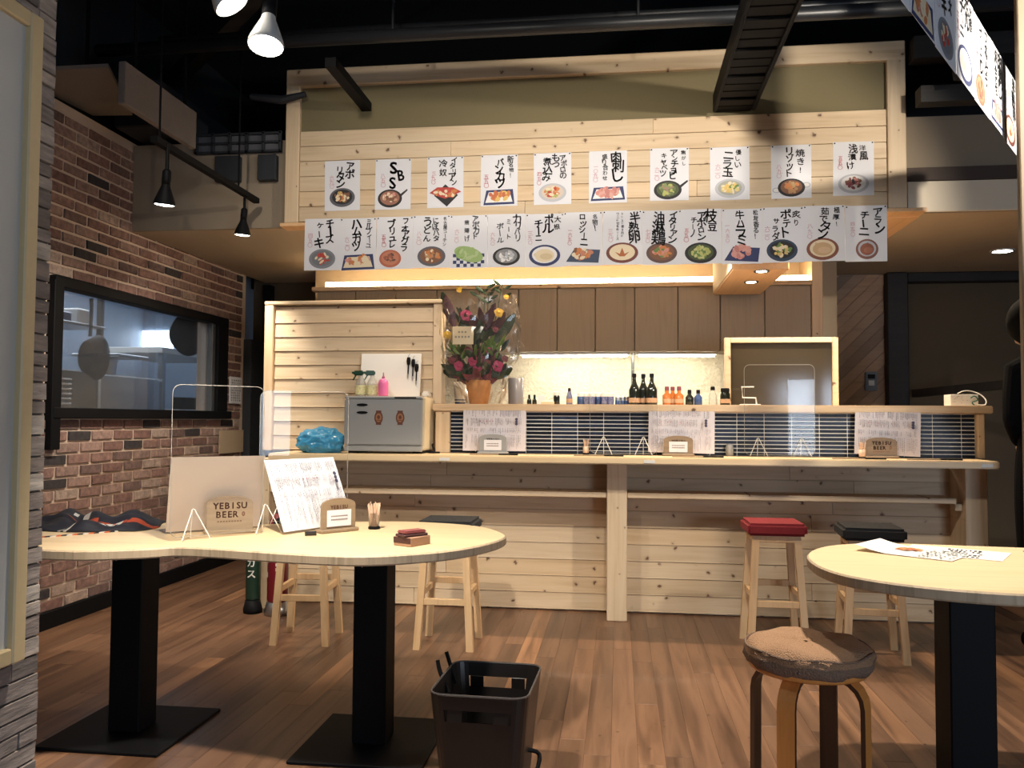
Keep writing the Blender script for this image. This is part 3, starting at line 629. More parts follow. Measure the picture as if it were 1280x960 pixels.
def bar_stool(loc, fab, label, rz=0):
    t = thing('bar_stool', label, 'stool', loc, rz, 'square bar stools along the counter'); H = .575
    sm = bevbox(-.145, .145, -.145, .145, H, H+.062, .014, 3); obj('seat', sm, fab, t)
    obj('seat_frame', bevbox(-.115, .115, -.115, .115, H-.035, H+.001, .003), 'stoolw', t)
    for sx in (-1, 1):
        for sy in (-1, 1): obj('leg', bar(bmesh.new(), (sx*.135, sy*.135, 0), (sx*.10, sy*.10, H), .034, .030, 0, .034, .030), 'stoolw', t)
    zf, zs = .235, .275
    for sy, z in ((-1, .235), (1, .30)): obj('stretcher', bevbox(-.112, .112, sy*.118-.010, sy*.118+.010, z-.016, z+.016, .002), 'stoolw', t)
    for sx in (-1, 1): obj('stretcher', bevbox(sx*.118-.010, sx*.118+.010, -.112, .112, zs-.016, zs+.016, .002), 'stoolw', t)
    return t
bar_stool((-1.61, 4.27, 0), 'blackfab', 'beech bar stool with black seat in front of the gas cylinders', rad(4))
bar_stool((-.863, 4.29, 0), 'blackfab', 'beech bar stool with black seat behind the bean table end')
bar_stool((.79, 4.49, 0), 'redfab', 'beech bar stool with red tweed seat')
bar_stool((1.235, 4.38, 0), 'blackfab', 'beech bar stool with black seat next to the red stool', rad(-5))

# round bentwood stool with knitted cushion cover
rs = thing('round_stool', 'round bentwood stool with brown knitted cushion cover', 'stool', (.556, 2.60, 0), rad(12))
obj('seat', lathe(bmesh.new(), [(.165, 0), (.17, .006), (.17, .022), (.165, .028)], 36, (0, 0, .424)), 'bent', rs, smooth=True)
bm = bmesh.new(); q = random.Random(2); prev = None; SEG = 56
prof = [(.150, .438), (.172, .436), (.183, .452), (.184, .470), (.176, .490), (.160, .502), (.12, .507), (.07, .506), (.02, .505)]
for k, (r, z) in enumerate(prof):
    rg = []
    for i in range(SEG):
        a = 2*math.pi*i/SEG; d = .0035*math.sin(7*a+k)+.003*math.sin(13*a+2.1*k)+q.uniform(-.0016, .0016)
        rg.append(bm.verts.new(((r+d)*math.cos(a), (r+d)*math.sin(a), z+(.004*math.sin(5*a+1.3*k) if k > 3 else .002*math.sin(9*a)))))
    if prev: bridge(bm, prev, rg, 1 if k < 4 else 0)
    prev = rg
bm.faces.new(prev)
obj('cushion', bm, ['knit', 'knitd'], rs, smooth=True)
obj('cushion_seam', tube(bmesh.new(), [(.178*math.cos(a)+.002*math.sin(9*a), .178*math.sin(a), .489+.003*math.sin(6*a)) for a in [2*math.pi*i/60 for i in range(60)]], .0035, 6, True), 'knitd', rs)
for k in range(4):
    a = rad(45+90*k); c_, s_ = math.cos(a), math.sin(a); bm = bmesh.new(); prof = []
    path = [(.165, 0), (.163, .34)] + [(.163-.075*(1-math.cos(rad(b_))), .34+.075*math.sin(rad(b_))) for b_ in (20, 40, 60, 75, 90)] + [(.05, .416)]
    prev = None; hw = .026; th = .013
    for j, (r, z) in enumerate(path):
        nx, nz = (1, 0) if j < 2 else ((math.cos(rad((20, 40, 60, 75, 90)[j-2])), math.sin(rad((20, 40, 60, 75, 90)[j-2]))) if j < 7 else (0, 1))
        pts = [(r+nx*th/2*sgn, sd*hw, z+nz*th/2*sgn) for sgn, sd in ((1, -1), (1, 1), (-1, 1), (-1, -1))]
        rg = ring(bm, [(p_[0]*c_-p_[1]*s_, p_[0]*s_+p_[1]*c_, p_[2]) for p_ in pts])
        if prev:
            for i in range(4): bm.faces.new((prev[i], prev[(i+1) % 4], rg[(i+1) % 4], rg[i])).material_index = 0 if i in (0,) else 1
        else: bm.faces.new(rg[::-1])
        prev = rg
    bm.faces.new(prev); obj('leg', bm, ['bent', 'bentin'], rs)

# black basket bin between table and stool, two strap loops at its sides
bn = thing('basket_bin', 'black plastic basket bin with slot handles on the floor', 'basket', (-.41, 2.68, 0), rad(-2))
bm = bmesh.new(); H = .325
def brect(z, ins, hx=.152, hy=.18): s = .80+.20*z/H; return [(p_.x, p_.y, z) for p_ in rrect(-hx*s+ins, hx*s-ins, -hy*s+ins, hy*s-ins, .045, 5)]
levels = [0, .12, .245, .28, H]
o_ = [ring(bm, brect(z, 0)) for z in levels]; i_ = [ring(bm, brect(max(z, .006), .004)) for z in levels]
n = len(o_[0])
mid = [round(k) for k in ()]
def isslot(k):  # the straight runs at front (between corner 2 and 3) and back
    return k in (5, 17)
for a in range(len(levels)-1):
    for k in range(n):
        if a == 2 and isslot(k): continue
        bm.faces.new((o_[a][k], o_[a][(k+1) % n], o_[a+1][(k+1) % n], o_[a+1][k])); bm.faces.new((i_[a][k], i_[a+1][k], i_[a+1][(k+1) % n], i_[a][(k+1) % n]))
bridge(bm, o_[-1], i_[-1]); bm.faces.new(o_[0][::-1]); bm.faces.new(i_[0])
bin_slots = [k for k in (5, 17)]
obj('tub', bm, 'coffee', bn)
for sy in (-1, 1):   # bars leave a hand slot between the corner runs
    for x0, x1 in ((-.093, -.048), (.048, .093)):
        s = .80+.2*.262/H; obj('slot_cheek', bevbox(x0, x1, sy*.18*s-(.0 if sy < 0 else .006), sy*.18*s+(.006 if sy < 0 else 0), .2445, .2805, .001), 'coffee', bn)
obj('rim', tube(bmesh.new(), [(p_[0], p_[1], H) for p_ in brect(H, .002)], .0035, 6, True), pm('bin rim', (.05, .045, .045), .25), bn)
for pts in ([(-.135, .02, .27), (-.165, .03, .33), (-.175, .035, .365)], [(-.13, .11, .27), (-.155, .125, .33), (-.17, .135, .365)], [(.12, -.02, .12), (.165, .0, .10), (.155, -.06, .05), (.118, -.10, .03)]):
    obj('strap', tube(bmesh.new(), spline(pts, 4, False), .007, 6), 'black', bn)

# gas cylinders in the corner
for x_, y_, r_, m_, txt, lab in ((-2.145, 5.07, .043, 'gasg', '炭酸ガス', 'dark green gas cylinder with white lettering beside the counter'), (-1.985, 5.05, .060, 'gasr', '', 'dark red cylinder with white lettering beside the counter')):
    t = thing('gas_cylinder', lab, 'cylinder', (x_, y_-.28, 0))
    obj('body', lathe(bmesh.new(), [(r_*.9, .075), (r_, .09), (r_, .50), (r_*.85, .55), (r_*.4, .59)], 20), m_, t, smooth=True); obj('valve', lathe(bmesh.new(), [(.02, .59), (.02, .65), (.03, .655), (.03, .67)], 10), 'chrome', t)
    if m_ == 'gasg':
        tx = Text(); tx.column(.005, .46, .20, .05, txt, .02); me = tx.build('lettering', 'white', t, 0).data
        for v in me.vertices: v.co.y = -math.sqrt(max(0, (r_+.0015)**2-v.co.x**2))
    else:
        p = Print()
        for k in range(6): p.rect(.01, .022, .26+.028*k, .278+.028*k, (.6, .55, .52))
        p.rect(-.055, -.040, .30, .40, (.5, .42, .4)); p.rect(-.055, -.040, .22, .25, (.6, .5, .5))
        me = p.build('lettering', t).data
        for v in me.vertices: v.co.y = -math.sqrt(max(0, (r_+.0015)**2-v.co.x**2))
    obj('foot', lathe(bmesh.new(), [(r_*1.25, .0), (r_*1.3, .02), (r_*1.0, .076), (r_*.85, .076)], 20), 'steel' if m_ == 'gasr' else 'black', t, smooth=True)

# ================================================================== ITEMS ON THE LEFT TABLE
TZ = .7205
def acrylic(loc, rz, wd=.39, h=.53, lab='clear acrylic divider', feet=(-.12, .12), ledge=None):
    t = thing('acrylic_divider', lab, 'divider', loc, rz)
    o = rrect(-wd/2, wd/2, .012, h, .03, 5); bm = bmesh.new(); a = ring(bm, [(p_.x, -.0015, p_.y) for p_ in o]); b = ring(bm, [(p_.x, .0015, p_.y) for p_ in o]); bridge(bm, a, b); bm.faces.new(a); bm.faces.new(b[::-1])
    obj('sheet', bm, 'clear', t)
    obj('edge', tube(bmesh.new(), [(p_.x, 0, p_.y) for p_ in o], .0012, 5, True), pm('edge glint', (.42, .40, .36), .25), t) if 'edge glint' not in bpy.data.materials else obj('edge', tube(bmesh.new(), [(p_.x, 0, p_.y) for p_ in o], .0012, 5, True), bpy.data.materials['edge glint'], t)
    for fx in feet:
        bm = bmesh.new()
        for dx, dy in ((-.05, -.035), (.05, -.035)): tube(bm, [(fx+dx, dy, .003), (fx+dx*.12, -.006, .10)], .0019, 5)
        for dy in (.022,): tube(bm, [(fx, dy, .003), (fx, .006, .10)], .0019, 5)
        tube(bm, [(fx-.008, -.005, .10), (fx, 0, .107), (fx+.008, -.005, .10)], .0019, 5)
        obj('wire_foot', bm, 'edgew', t)
    return t
acrylic((-1.43, 2.885, TZ), rad(49), .34, .545, 'clear acrylic divider standing before the pale blank menu sheet', (-.09, .18))
acrylic((-1.28, 3.33, TZ), rad(33), .36, .54, 'clear acrylic divider behind the printed menu on the bean table', (-.09,))
acrylic((.03, 4.955, .9455), 0, .39, .50, 'clear acrylic divider standing on the counter by the toothpick holder', (-.115, .115))
acrylic((.913, 4.955, .9455), 0, .39, .527, 'clear acrylic divider on the counter before the framed screen', (-.12, .12))

MENU = (.30, .30, .34)
def menu_print(p, w_, h_, seed, title=True, dense=1):
    g = random.Random(seed); bands = [(.06, .22, .004), (.25, .42, .0042), (.47, .58, .004), (.62, .94, .004)]
    for a, b, s in bands:
        x_ = .05*w_
        while x_ < .93*w_:
            col = g.choice(((.22, .22, .27), (.28, .26, .32), (.35, .30, .36), (.18, .18, .2)))
            if g.random() < .87:
                z1 = h_*(1-a-g.uniform(0, .02)); ln = (b-a)*h_*g.uniform(.45, 1); z_ = z1
                while z_ > z1-ln:
                    d = g.uniform(.003, .0075); p.rect(x_, x_+g.uniform(.0016, .0034), z_-d, z_, col); z_ -= d+g.uniform(.0012, .003)
            x_ += g.uniform(.0062, .0085)/dense
            if g.random() < .07: x_ += .014
    for k in range(9):
        if g.random() < .8: p.rect((.18+.05*k)*w_, (.18+.05*k)*w_+.004, h_*(.66), h_*(.66)+.006, (.45, .12, .2))
    if title:
        for k in range(3): p.ell(w_*.86, h_*(.72-.055*k), .0085, .008, (.05, .045, .09), k)
def menu(loc, rz, tilt, w_, h_, lab, seed, mat='menup', blank=False, roll=0, border=True):
    t = thing('menu_sheet', lab, 'menu', loc)
    t.rotation_euler = (rad(tilt), rad(roll), rz)
    obj('sheet', box(-w_/2, w_/2, 0, .0012, 0, h_), mat, t)
    if not blank:
        p = Print(); menu_print(p, w_, h_, seed); p.build('print', t, (-w_/2, -.0004, 0))
    return t
def stand(loc, rz, lab, lettering=True, card=False, mat='standw', wd=.15, h=.115, small=True):
    t = thing('menu_stand', lab, 'stand', loc, rz)
    o = [(-wd/2, 0), (wd/2, 0), (wd/2, h*.78)] + [(wd/2*math.cos(rad(a)), h*.78+h*.22*math.sin(rad(a))) for a in (25, 50, 70, 90, 110, 130, 155)] + [(-wd/2, h*.78)]
    bm = bmesh.new(); a = ring(bm, [(x_, -.006, z_+.012) for x_, z_ in o]); b = ring(bm, [(x_, .006, z_+.012) for x_, z_ in o]); bridge(bm, a, b); bm.faces.new(a); bm.faces.new(b[::-1])
    obj('arch_plate', bm, mat, t); obj('base', bevbox(-wd/2-.008, wd/2+.008, -.022, .03, 0, .013, .003), mat, t)
    tx = Text(); tx.row(0, h*.82, (.26*h if not card else .02), 'YEBISU', .03, .62); tx.build('lettering', 'brownink', t, -.0068)
    if not card: tx = Text(); tx.row(-.010, h*.56, .26*h, 'BEER', .03, .62); tx.build('lettering', 'brownink', t, -.0068)
    if not card:
        p = Print(); p.ell(.048, h*.56, .006, .009, (.20, .09, .06)); p.ell(.048, h*.56, .003, .005, (.34, .2, .12))
        for k in range(9): p.rect(-.045+.01*k, -.038+.01*k, h*.33, h*.33+.005, (.24, .13, .08))
        p.build('small_print', t, (0, -.0066, 0))
    else:
        cdw = obj('card', box(-.052, .052, -.009, -.0065, .022, .083), 'paper', t); p = Print()
        for r_ in range(2):
            for k in range(11): p.rect(-.036+.0066*k, -.031+.0066*k, .058-.013*r_, .063-.013*r_, (.2, .16, .15))
        p.build('card_print', cdw, (0, -.0093, 0))
    return t
# pale blank menu in the YEBISU BEER stand
menu((-1.525, 3.045, TZ+.006), rad(41), 13, .345, .285, 'pale blank backed menu sheet leaning in the lettered beer stand', 1, pm('translucent menu back', (.62, .52, .44), .5), True)
stand((-1.44, 3.0, TZ), rad(32), 'wooden beer stand with brown lettering on the bean table', True, False, 'standshade', .165, .125)
menu((-1.14, 3.14, TZ+.010), rad(64), -24, .36, .285, 'printed white menu sheet tilted in a stand on the bean table', 11, 'paper', False, 0)
stand((-1.055, 3.10, TZ), rad(50), 'wooden beer stand with white card on the bean table', True, True, 'standw', .145, .115)
tag(obj('marker_pen', tube(bmesh.new(), [(-1.135, 2.97, TZ+.008), (-1.10, 2.99, TZ+.008)], .008, 10), 'blackpl'), 'short black pen lying beside the card stand', 'pen')
# toothpick glasses
def picks(loc, lab, glass='clear', n=26, r=.023, h=.062):
    t = thing('toothpick_holder', lab, 'toothpick holder', loc); g = random.Random(int(abs(loc[0])*100))
    obj('cup', lathe(bmesh.new(), [(r*.9, .006), (r, h), (r-.0015, h), (r*.9-.0015, .008)], 16), glass, t, smooth=True); obj('base', lathe(bmesh.new(), [(r, 0), (r, .008), (r*.9, .010)], 16), 'black', t)
    for k in range(n):
        a = g.random()*6.28; q_ = math.sqrt(g.random()); obj('toothpick', tube(bmesh.new(), [(r*.55*q_*math.cos(a), r*.55*q_*math.sin(a), .01), (r*1.25*q_*math.cos(a), r*1.25*q_*math.sin(a), h+g.uniform(.030, .042))], .0021, 4), 'pick', t)
picks((-.945, 3.205, TZ), 'toothpicks fanned out in a glass on the bean table')
picks((-.19, 4.99, .9455), 'toothpick cup on the counter beside the acrylic divider', 'pick', 14, .018, .05)
picks((1.345, 4.89, .9455), 'toothpick cup on the counter in front of the end menu', 'pick', 14, .018, .05)
tag(obj('salt_shaker', lathe(bmesh.new(), [(.022, 0), (.022, .05), (.019, .066), (.012, .072)], 16, (.640, 5.0, .9455)), 'grey', smooth=True), 'small grey shaker on the counter before the navy tiles', 'shaker')
# dark card boxes with a lighter on top
t = thing('card_box', 'tan sided box with dark brown front on the bean table', 'box', (-.70, 2.83, TZ), rad(-28))
obj('box', bevbox(-.04, .04, -.05, .05, 0, .030, .002), 'kraftside', t); obj('front_label', box(-.0385, .0385, -.0512, -.050, .010, .029), 'brownbox', t)
t = thing('phone_case', 'small dark red folded case lying on the tan box', 'case', (-.70, 2.825, TZ+.0305), rad(-40))
obj('flap', bevbox(-.026, .026, -.045, .045, .009, .020, .004, 2), pm('dusty red leather', (.24, .06, .06), .5), t); obj('body', bevbox(-.028, .028, -.05, .05, 0, .009, .003), 'brownbox', t)
# folded festival coat
bm = bmesh.new(); nx, ny = 44, 26; q = random.Random(4); V = []
lay = bm.loops.layers.float_color.new('Col'); col_at = {}
for i in range(nx):
    row_ = []
    for j in range(ny):
        u, v = i/(nx-1), j/(ny-1)
        X = -2.33+.53*u+.03*math.sin(v*5); Y = 2.90+.34*v+.05*u*(1-v)+.02*math.sin(u*8)
        edge = min(u, 1-u, v, 1-v); hz = min(1, edge*9)
        Z = TZ+.001+hz*(.016+.014*math.sin(u*11+v*6)*math.sin(v*7+1)+.010*math.sin(u*23+3*v)+.012*(1 if v > .45 else 0)+.012*math.exp(-((u-.55)**2+(v-.8)**2)*30))
        row_.append(bm.verts.new((X, Y, max(TZ+.001, Z)))); col_at[row_[-1]] = (u, v)
    V.append(row_)
for i in range(nx-1):
    for j in range(ny-1):
        f = bm.faces.new((V[i][j], V[i+1][j], V[i+1][j+1], V[i][j+1])); u, v = (i+.5)/(nx-1), (j+.5)/(ny-1)
        c_ = (.008, .009, .018)
        if .60 < v+.35*u < .66 or (u > .82 and .28 < v < .46): c_ = (.35, .05, .02)
        if (.42 < u < .50 and .55 < v < .80) or (abs(u-.70) < .07 and abs(v-.35) < .07 and (i+j) % 3) or (.30 < u < .36 and .70 < v < .80): c_ = (.55, .54, .52)
        if .48 < u < .56 and v < .16 and (i % 2): c_ = (.6, .55, .5)
        for l_ in f.loops: l_[lay] = (*c_, 1)
co = obj('festival_coat', bm, 'prt', smooth=True); m_ = co.modifiers.new('thick', 'SOLIDIFY'); m_.thickness = .004; m_.offset = 1
tag(co, 'folded navy coat with orange and white patterns on the bean table', 'coat')
p = Print()
for k in range(17): p.poly([(.018*k, 0), (.018*k+.018, 0), (.018*k+.030, .014), (.018*k+.012, .014)], ((.012, .012, .016), (.60, .56, .5), (.45, .10, .03))[k % 3])
so = p.build('coat_cord', None); tag(so, 'striped cord trim in black, white and orange beside the folded coat', 'cord')
so.data.transform(Matrix.Rotation(rad(-90), 4, 'X')); so.location = (-2.06, 2.735, TZ+.001); so.rotation_euler = (0, 0, rad(48)); m_ = so.modifiers.new('thick', 'SOLIDIFY'); m_.thickness = .004; m_.offset = 0

# right table: menu papers and acrylic stand
for k, (loc, rz, tl_, lab) in enumerate((((.965, 2.93, TZ+.0022), rad(-38), 0, 'white menu sheet with red dish picture on the round ended table'), ((1.10, 2.95, TZ+.0005), rad(-30), 0, 'white lettered sheet under the picture menu on the round ended table'))):
    t = thing('menu_paper', lab, 'paper', loc, rz); bm = bmesh.new(); nx = 12
    rows_ = []
    for i in range(nx+1):
        u = i/nx; zc = (.028*max(0, .35-u)**1.4*3 if k == 0 else 0)
        rows_.append([bm.verts.new((-.15+.30*u, yy, zc)) for yy in (-.105, .105)])
    for i in range(nx): bm.faces.new((rows_[i][0], rows_[i+1][0], rows_[i+1][1], rows_[i][1]))
    so = obj('sheet', bm, 'board', t); m_ = so.modifiers.new('thick', 'SOLIDIFY'); m_.thickness = .0006; m_.offset = 1
    p = Print(); g = random.Random(40+k)
    if k == 0:
        p.blobs(-.03, .035, .045, .04, [(.55, .10, .05), (.65, .2, .08), (.25, .1, .05), (.6, .3, .12)], 40, .014, g)
    for r_ in range(5):
        for c_ in range(9):
            if g.random() < .75: p.rect(.03+.013*c_-(.06 if k else 0), .037+.013*c_-(.06 if k else 0)+g.uniform(-.003, .003), -.09+.035*r_, -.072+.035*r_+g.uniform(-.008, .003), (.03, .03, .05))
    pr = p.build('print', t); pr.data.transform(Matrix.Rotation(rad(-90), 4, 'X')); pr.location.z = .0015
t = thing('acrylic_card_stand', 'small clear acrylic card stand on the round ended table', 'stand', (1.40, 2.98, TZ), rad(15))
obj('base', bevbox(-.06, .06, -.04, .04, 0, .006, .002), 'clearpl', t); obj('upright', bevbox(-.06, .06, -.003, .003, .006, .05, .001), 'clearpl', t)

# ================================================================== ITEMS ON THE COUNTER
CZ = .9455
# towel warmer
tw = thing('towel_warmer', 'grey fronted towel warmer with two round beer stickers', 'towel warmer', (-1.365, 4.93, CZ))
obj('body', bevbox(-.235, .235, -.085, .165, .018, .335, .008, 2), 'creams', tw)
obj('door', bevbox(-.245, .225, -.118, -.086, .048, .318, .006, 2), 'grey', tw); obj('top_strip', bevbox(-.245, .225, -.116, -.086, .320, .337, .004), 'grey', tw); obj('foot_rail', bevbox(-.245, .225, -.112, -.086, .012, .044, .004), 'grey', tw)
for x_ in (-.2, .19): obj('foot', bevbox(x_-.03, x_+.03, -.08, .14, 0, .018, .003), 'black', tw)
d = [o for o in tw.children if o.name.startswith('door')][0]
for z_ in (.285, .240): obj('grip_slot', lathe(bmesh.new(), [(.034, 0), (.034, .003)], 20), 'black', d, (-.135, -.1185, z_), (rad(90), 0, 0)).scale = (1, .24, 1)
for x_ in (-.035, .095):
    p = Print(); p.ell(0, 0, .026, .038, (.11, .035, .02)); p.rect(-.016, .016, .030, .042, (.11, .035, .02)); p.rect(-.016, .016, -.042, -.030, (.11, .035, .02)); p.ell(0, 0, .018, .026, (.30, .13, .06)); p.ell(0, .003, .009, .012, (.10, .035, .02)); p.rect(-.012, .012, -.018, -.013, (.12, .04, .02))
    p.build('sticker', d, (x_, -.1185, .21))
obj('button_panel', box(.06, .19, -.117, -.1155, .324, .333), 'black', tw)
tag(obj('power_cable', tube(bmesh.new(), spline([(-1.12, 5.03, CZ+.05), (-1.11, 4.97, CZ+.045), (-1.09, 4.93, CZ+.012), (-1.12, 4.91, CZ+.006), (-1.05, 4.90, CZ+.006)], 5, False), .006, 6), 'black'), 'black power cable coiled beside the towel warmer', 'cable')
WZ = CZ+.3375
t = thing('brush_board', 'white board with three black brushes hung on it', 'board', (-1.40, 5.045, WZ), 0); t.rotation_euler.x = rad(-7)
obj('board', bevbox(-.19, .19, -.004, .004, 0, .272, .001), 'board', t)
for x_, z_ in ((.115, .225), (.145, .213), (.168, .183)):
    b_ = obj('brush', lathe(bmesh.new(), [(.004, -.085), (.004, -.03), (.010, -.022), (.013, 0), (.010, .02)], 10), 'black', t, (x_, -.017, z_)); obj('hanging_cord', tube(bmesh.new(), [(0, 0, .02), (-.004, .008, .035), (.004, .012, .045)], .0015, 4), 'inkgrey', b_); obj('brush_tip', lathe(bmesh.new(), [(.001, -.115), (.006, -.095), (.004, -.085)], 8), 'grey', b_)
for k, x_ in enumerate((-1.553, -1.480)):
    t = thing('spray_bottle', ['clear spray bottle with green trigger nearest the blue bag', 'clear spray bottle with green trigger beside the pink bottle'][k], 'spray bottle', (x_, 4.945, WZ), rad(180+20*k), 'spray bottles on the towel warmer')
    obj('bottle', lathe(bmesh.new(), [(.032, 0), (.034, .01), (.034, .075), (.024, .10), (.013, .118), (.013, .128)], 16), 'clearpl', t, smooth=True)
    p = lathe(bmesh.new(), [(.0348, .012), (.0348, .068)], 16, cap=False); obj('label_wrap', p, pm('flower label', (.62, .58, .32), .5, vary=.6, bscale=90), t, smooth=True)
    hd = obj('trigger_head', bevbox(-.016, .045, -.012, .012, .128, .158, .006, 2), 'green', t); obj('trigger', beam(bmesh.new(), (.030, 0, .13), (.048, 0, .10), .010, .007), 'green', hd); obj('nozzle', bevbox(.045, .055, -.007, .007, .138, .152, .002), 'green', hd)
t = thing('soap_bottle', 'bright pink bottle with pointed cap on the towel warmer', 'bottle', (-1.405, 4.92, WZ))
obj('bottle', lathe(bmesh.new(), [(.028, 0), (.031, .01), (.031, .078), (.026, .098), (.012, .108)], 18), 'pink', t, smooth=True); obj('cap', lathe(bmesh.new(), [(.009, .108), (.009, .118), (.004, .124), (.003, .145)], 10), pm('dark pink cap', (.4, .1, .2), .4), t)
tag(obj('white_clip', bevbox(-1.185, -1.145, 4.99, 5.07, WZ, WZ+.035, .008, 2), 'white'), 'small white plastic case at the warmer corner', 'case')
# blue plastic bag
bm = bmesh.new(); bmesh.ops.create_icosphere(bm, subdivisions=5, radius=1); q = random.Random(9)
from mathutils import noise
for v in bm.verts:
    d = v.co.normalized(); n1 = noise.noise(d*2.6+Vector((3, 1, 2))); n2 = abs(noise.noise(d*4.5)); n3 = abs(noise.noise(d*10))
    r_ = 1.06+.14*n1-.16*n2-.08*n3
    v.co = Vector((d.x*.145*r_, d.y*.115*r_, max(d.z*.088*r_, -.060)+.0605))
tag(obj('plastic_bag', bm, 'bagblue', None, (-1.765, 4.86, CZ), smooth=True), 'crumpled blue plastic bag next to the towel warmer', 'bag')
# menus in stands against the tiles
for k, (x0, x1, z1, lab, lab2, sd) in enumerate(((-.926, -.547, 1.227, 'printed white menu sheet on the counter below the flower arrangement', 'grey wooden beer stand with white card below the flower arrangement', 21), (.173, .552, 1.222, 'printed menu sheet on the counter below the sake bottles', 'wooden beer stand with white card below the sake bottles', 22), (1.326, 1.681, 1.222, 'printed menu sheet on the counter near the cardboard box', 'dark wooden lettered beer stand near the counter end', 23))):
    menu(((x0+x1)/2, 4.975, CZ+.016), 0, -3, x1-x0, .262, lab, sd, 'menup', False, (0, 1, 2.5)[k])
    stand((((x0+x1)/2+(.0, -.02, -.045)[k]), 4.93, CZ), 0, lab2, True, k < 2, ('grey', 'standw', 'standw')[k], .165, .105)
for k, x_ in enumerate((-.70, -.10, .45, 1.31, 1.70)):
    t = thing('chopsticks', ['wooden chopsticks with black ends in front of the menu below flowers', 'wooden chopsticks with black ends in front of the toothpick cup', 'wooden chopsticks with black ends in front of the menu below sake bottles', 'wooden chopsticks with black ends before the end toothpick cup', 'wooden chopsticks with black ends by the counter end'][k], 'chopsticks', (x_, 4.78, CZ), 0, 'chopsticks laid along the counter')
    for dy in (0, .012): s_ = obj('stick', bevbox(-.15, .02, dy-.004, dy+.004, 0, .006, .001), 'standw', t); obj('black_end', bevbox(.02, .13, dy-.0045, dy+.0045, 0, .0075, .001), 'black', s_)
# ================================================================== ITEMS ON THE LEDGE
LZ = 1.2425
def bottle(name, loc, prof, mat, lab, cat, cap=None, label=None, group=None):
    t = thing(name, lab, cat, loc, 0, group); obj('glass', lathe(bmesh.new(), prof, 16), mat, t, smooth=True)
    zt = prof[-1][1]; r_ = prof[-1][0]
    if cap: obj('cap', lathe(bmesh.new(), [(r_*1.2, zt-.012), (r_*1.2, zt+.008), (r_, zt+.012)], 12), cap, t)
    if label: obj('label', lathe(bmesh.new(), [(prof[1][0]*1.02, prof[1][1]+.01), (prof[1][0]*1.02, label[1])], 16, cap=False), label[0], t, smooth=True)
    return t
sk = [(.030, 0), (.033, .006), (.033, .095), (.020, .125), (.0125, .145), (.0115, .185)]
tanl = pm('tan bottle label', (.40, .25, .15), .7)
for k, (x_, y_) in enumerate(((.098, 5.26), (.155, 5.31), (.205, 5.26))): bottle('sake_bottle', (x_, y_, LZ), sk, 'sake', 'dark sake bottle with tan label in the group of three', 'bottle', 'black', (tanl, .045), 'three dark sake bottles on the ledge')
for k, x_ in enumerate((.298, .335, .372)): bottle('whisky_bottle', (x_, 5.27+.03*(k % 2), LZ), [(.024, 0), (.027, .005), (.027, .062), (.012, .078), (.011, .105)], 'whisky', 'amber bottle with brown cap in the group of three', 'bottle', 'magp', (tanl, .04), 'three amber bottles on the ledge')
for k, (x_, m_) in enumerate(((.435, 'sake'), (.487, 'blueb'))): bottle('liquor_bottle', (x_, 5.27, LZ), [(.022, 0), (.025, .005), (.025, .05), (.012, .066), (.010, .085)], m_, ('small dark bottle beside a blue bottle', 'small blue bottle beside the dark one')[k], 'bottle', 'black', None)
bottle('syrup_bottle', (.575, 5.27, LZ), [(.024, 0), (.026, .005), (.026, .06), (.014, .09), (.011, .105)], 'clearpl', 'pale clear bottle with slanted dark spout', 'bottle', 'black', None)
bottle('amber_jar', (.648, 5.26, LZ), [(.026, 0), (.030, .005), (.030, .07), (.022, .085), (.022, .095)], 'sake', 'dark jar with brown band beside the framed screen', 'jar', 'black', (tanl, .04))
for k, x_ in enumerate((-.555, -.522)): bottle('seasoning_bottle', (x_, 5.25, LZ), [(.012, 0), (.014, .004), (.014, .028), (.006, .042), (.006, .052)], 'sake', 'tiny black seasoning bottle by the white card', 'bottle', 'black', None, 'tiny black seasoning bottles')
tag(obj('white_card', bevbox(-.50, -.455, 5.25, 5.256, LZ, LZ+.062, .001), 'paper'), 'small white card upright on the ledge', 'card')
tag(obj('white_tray', bevbox(-.475, -.395, 5.18, 5.22, LZ, LZ+.022, .004), 'creams'), 'low cream tray on the ledge before the white card', 'tray')
bottle('spice_jar', (-.385, 5.28, LZ), [(.018, 0), (.02, .004), (.02, .055), (.017, .06), (.017, .072)], 'sake', 'dark spice jar with white cap on the ledge', 'jar', 'white', None)
bottle('pepper_mill', (-.305, 5.28, LZ), [(.018, 0), (.02, .004), (.02, .05), (.012, .075), (.008, .095)], 'jar', 'clear mill with black handle on the ledge', 'mill', 'black', (tanl, .04))
for k, x_ in enumerate((-.235, -.20, -.165, -.125, -.085, -.05)): bottle('glass_jar', (x_, 5.29+.02*(k % 2), LZ), [(.02, 0), (.022, .004), (.022, .05), (.018, .056), (.018, .066)], 'jar' if k % 3 else 'blueb', 'blue tinted jar with pale lid in the row left of the steel pole', 'jar', 'white', None, 'blue tinted jars on the ledge')
for k, x_ in enumerate((-.005, .025, .053)): bottle('spice_tin', (x_, 5.30, LZ), [(.013, 0), (.0145, .003), (.0145, .03), (.012, .034), (.012, .042)], 'blueb', 'short dark tin beside the sake bottles', 'tin', 'steel', None, 'short dark tins on the ledge')
t = thing('wire_card_holder', 'white wire card holder on the ledge before the framed screen', 'holder', (.745, 5.1, LZ))
obj('wire', tube(bmesh.new(), [(.05, 0, .108), (-.02, 0, .108), (-.015, 0, .045), (.06, 0, .043), (.065, 0, .002)], .005, 6), 'white', t); obj('base', bevbox(-.03, .085, -.03, .03, 0, .006, .002), 'white', t)
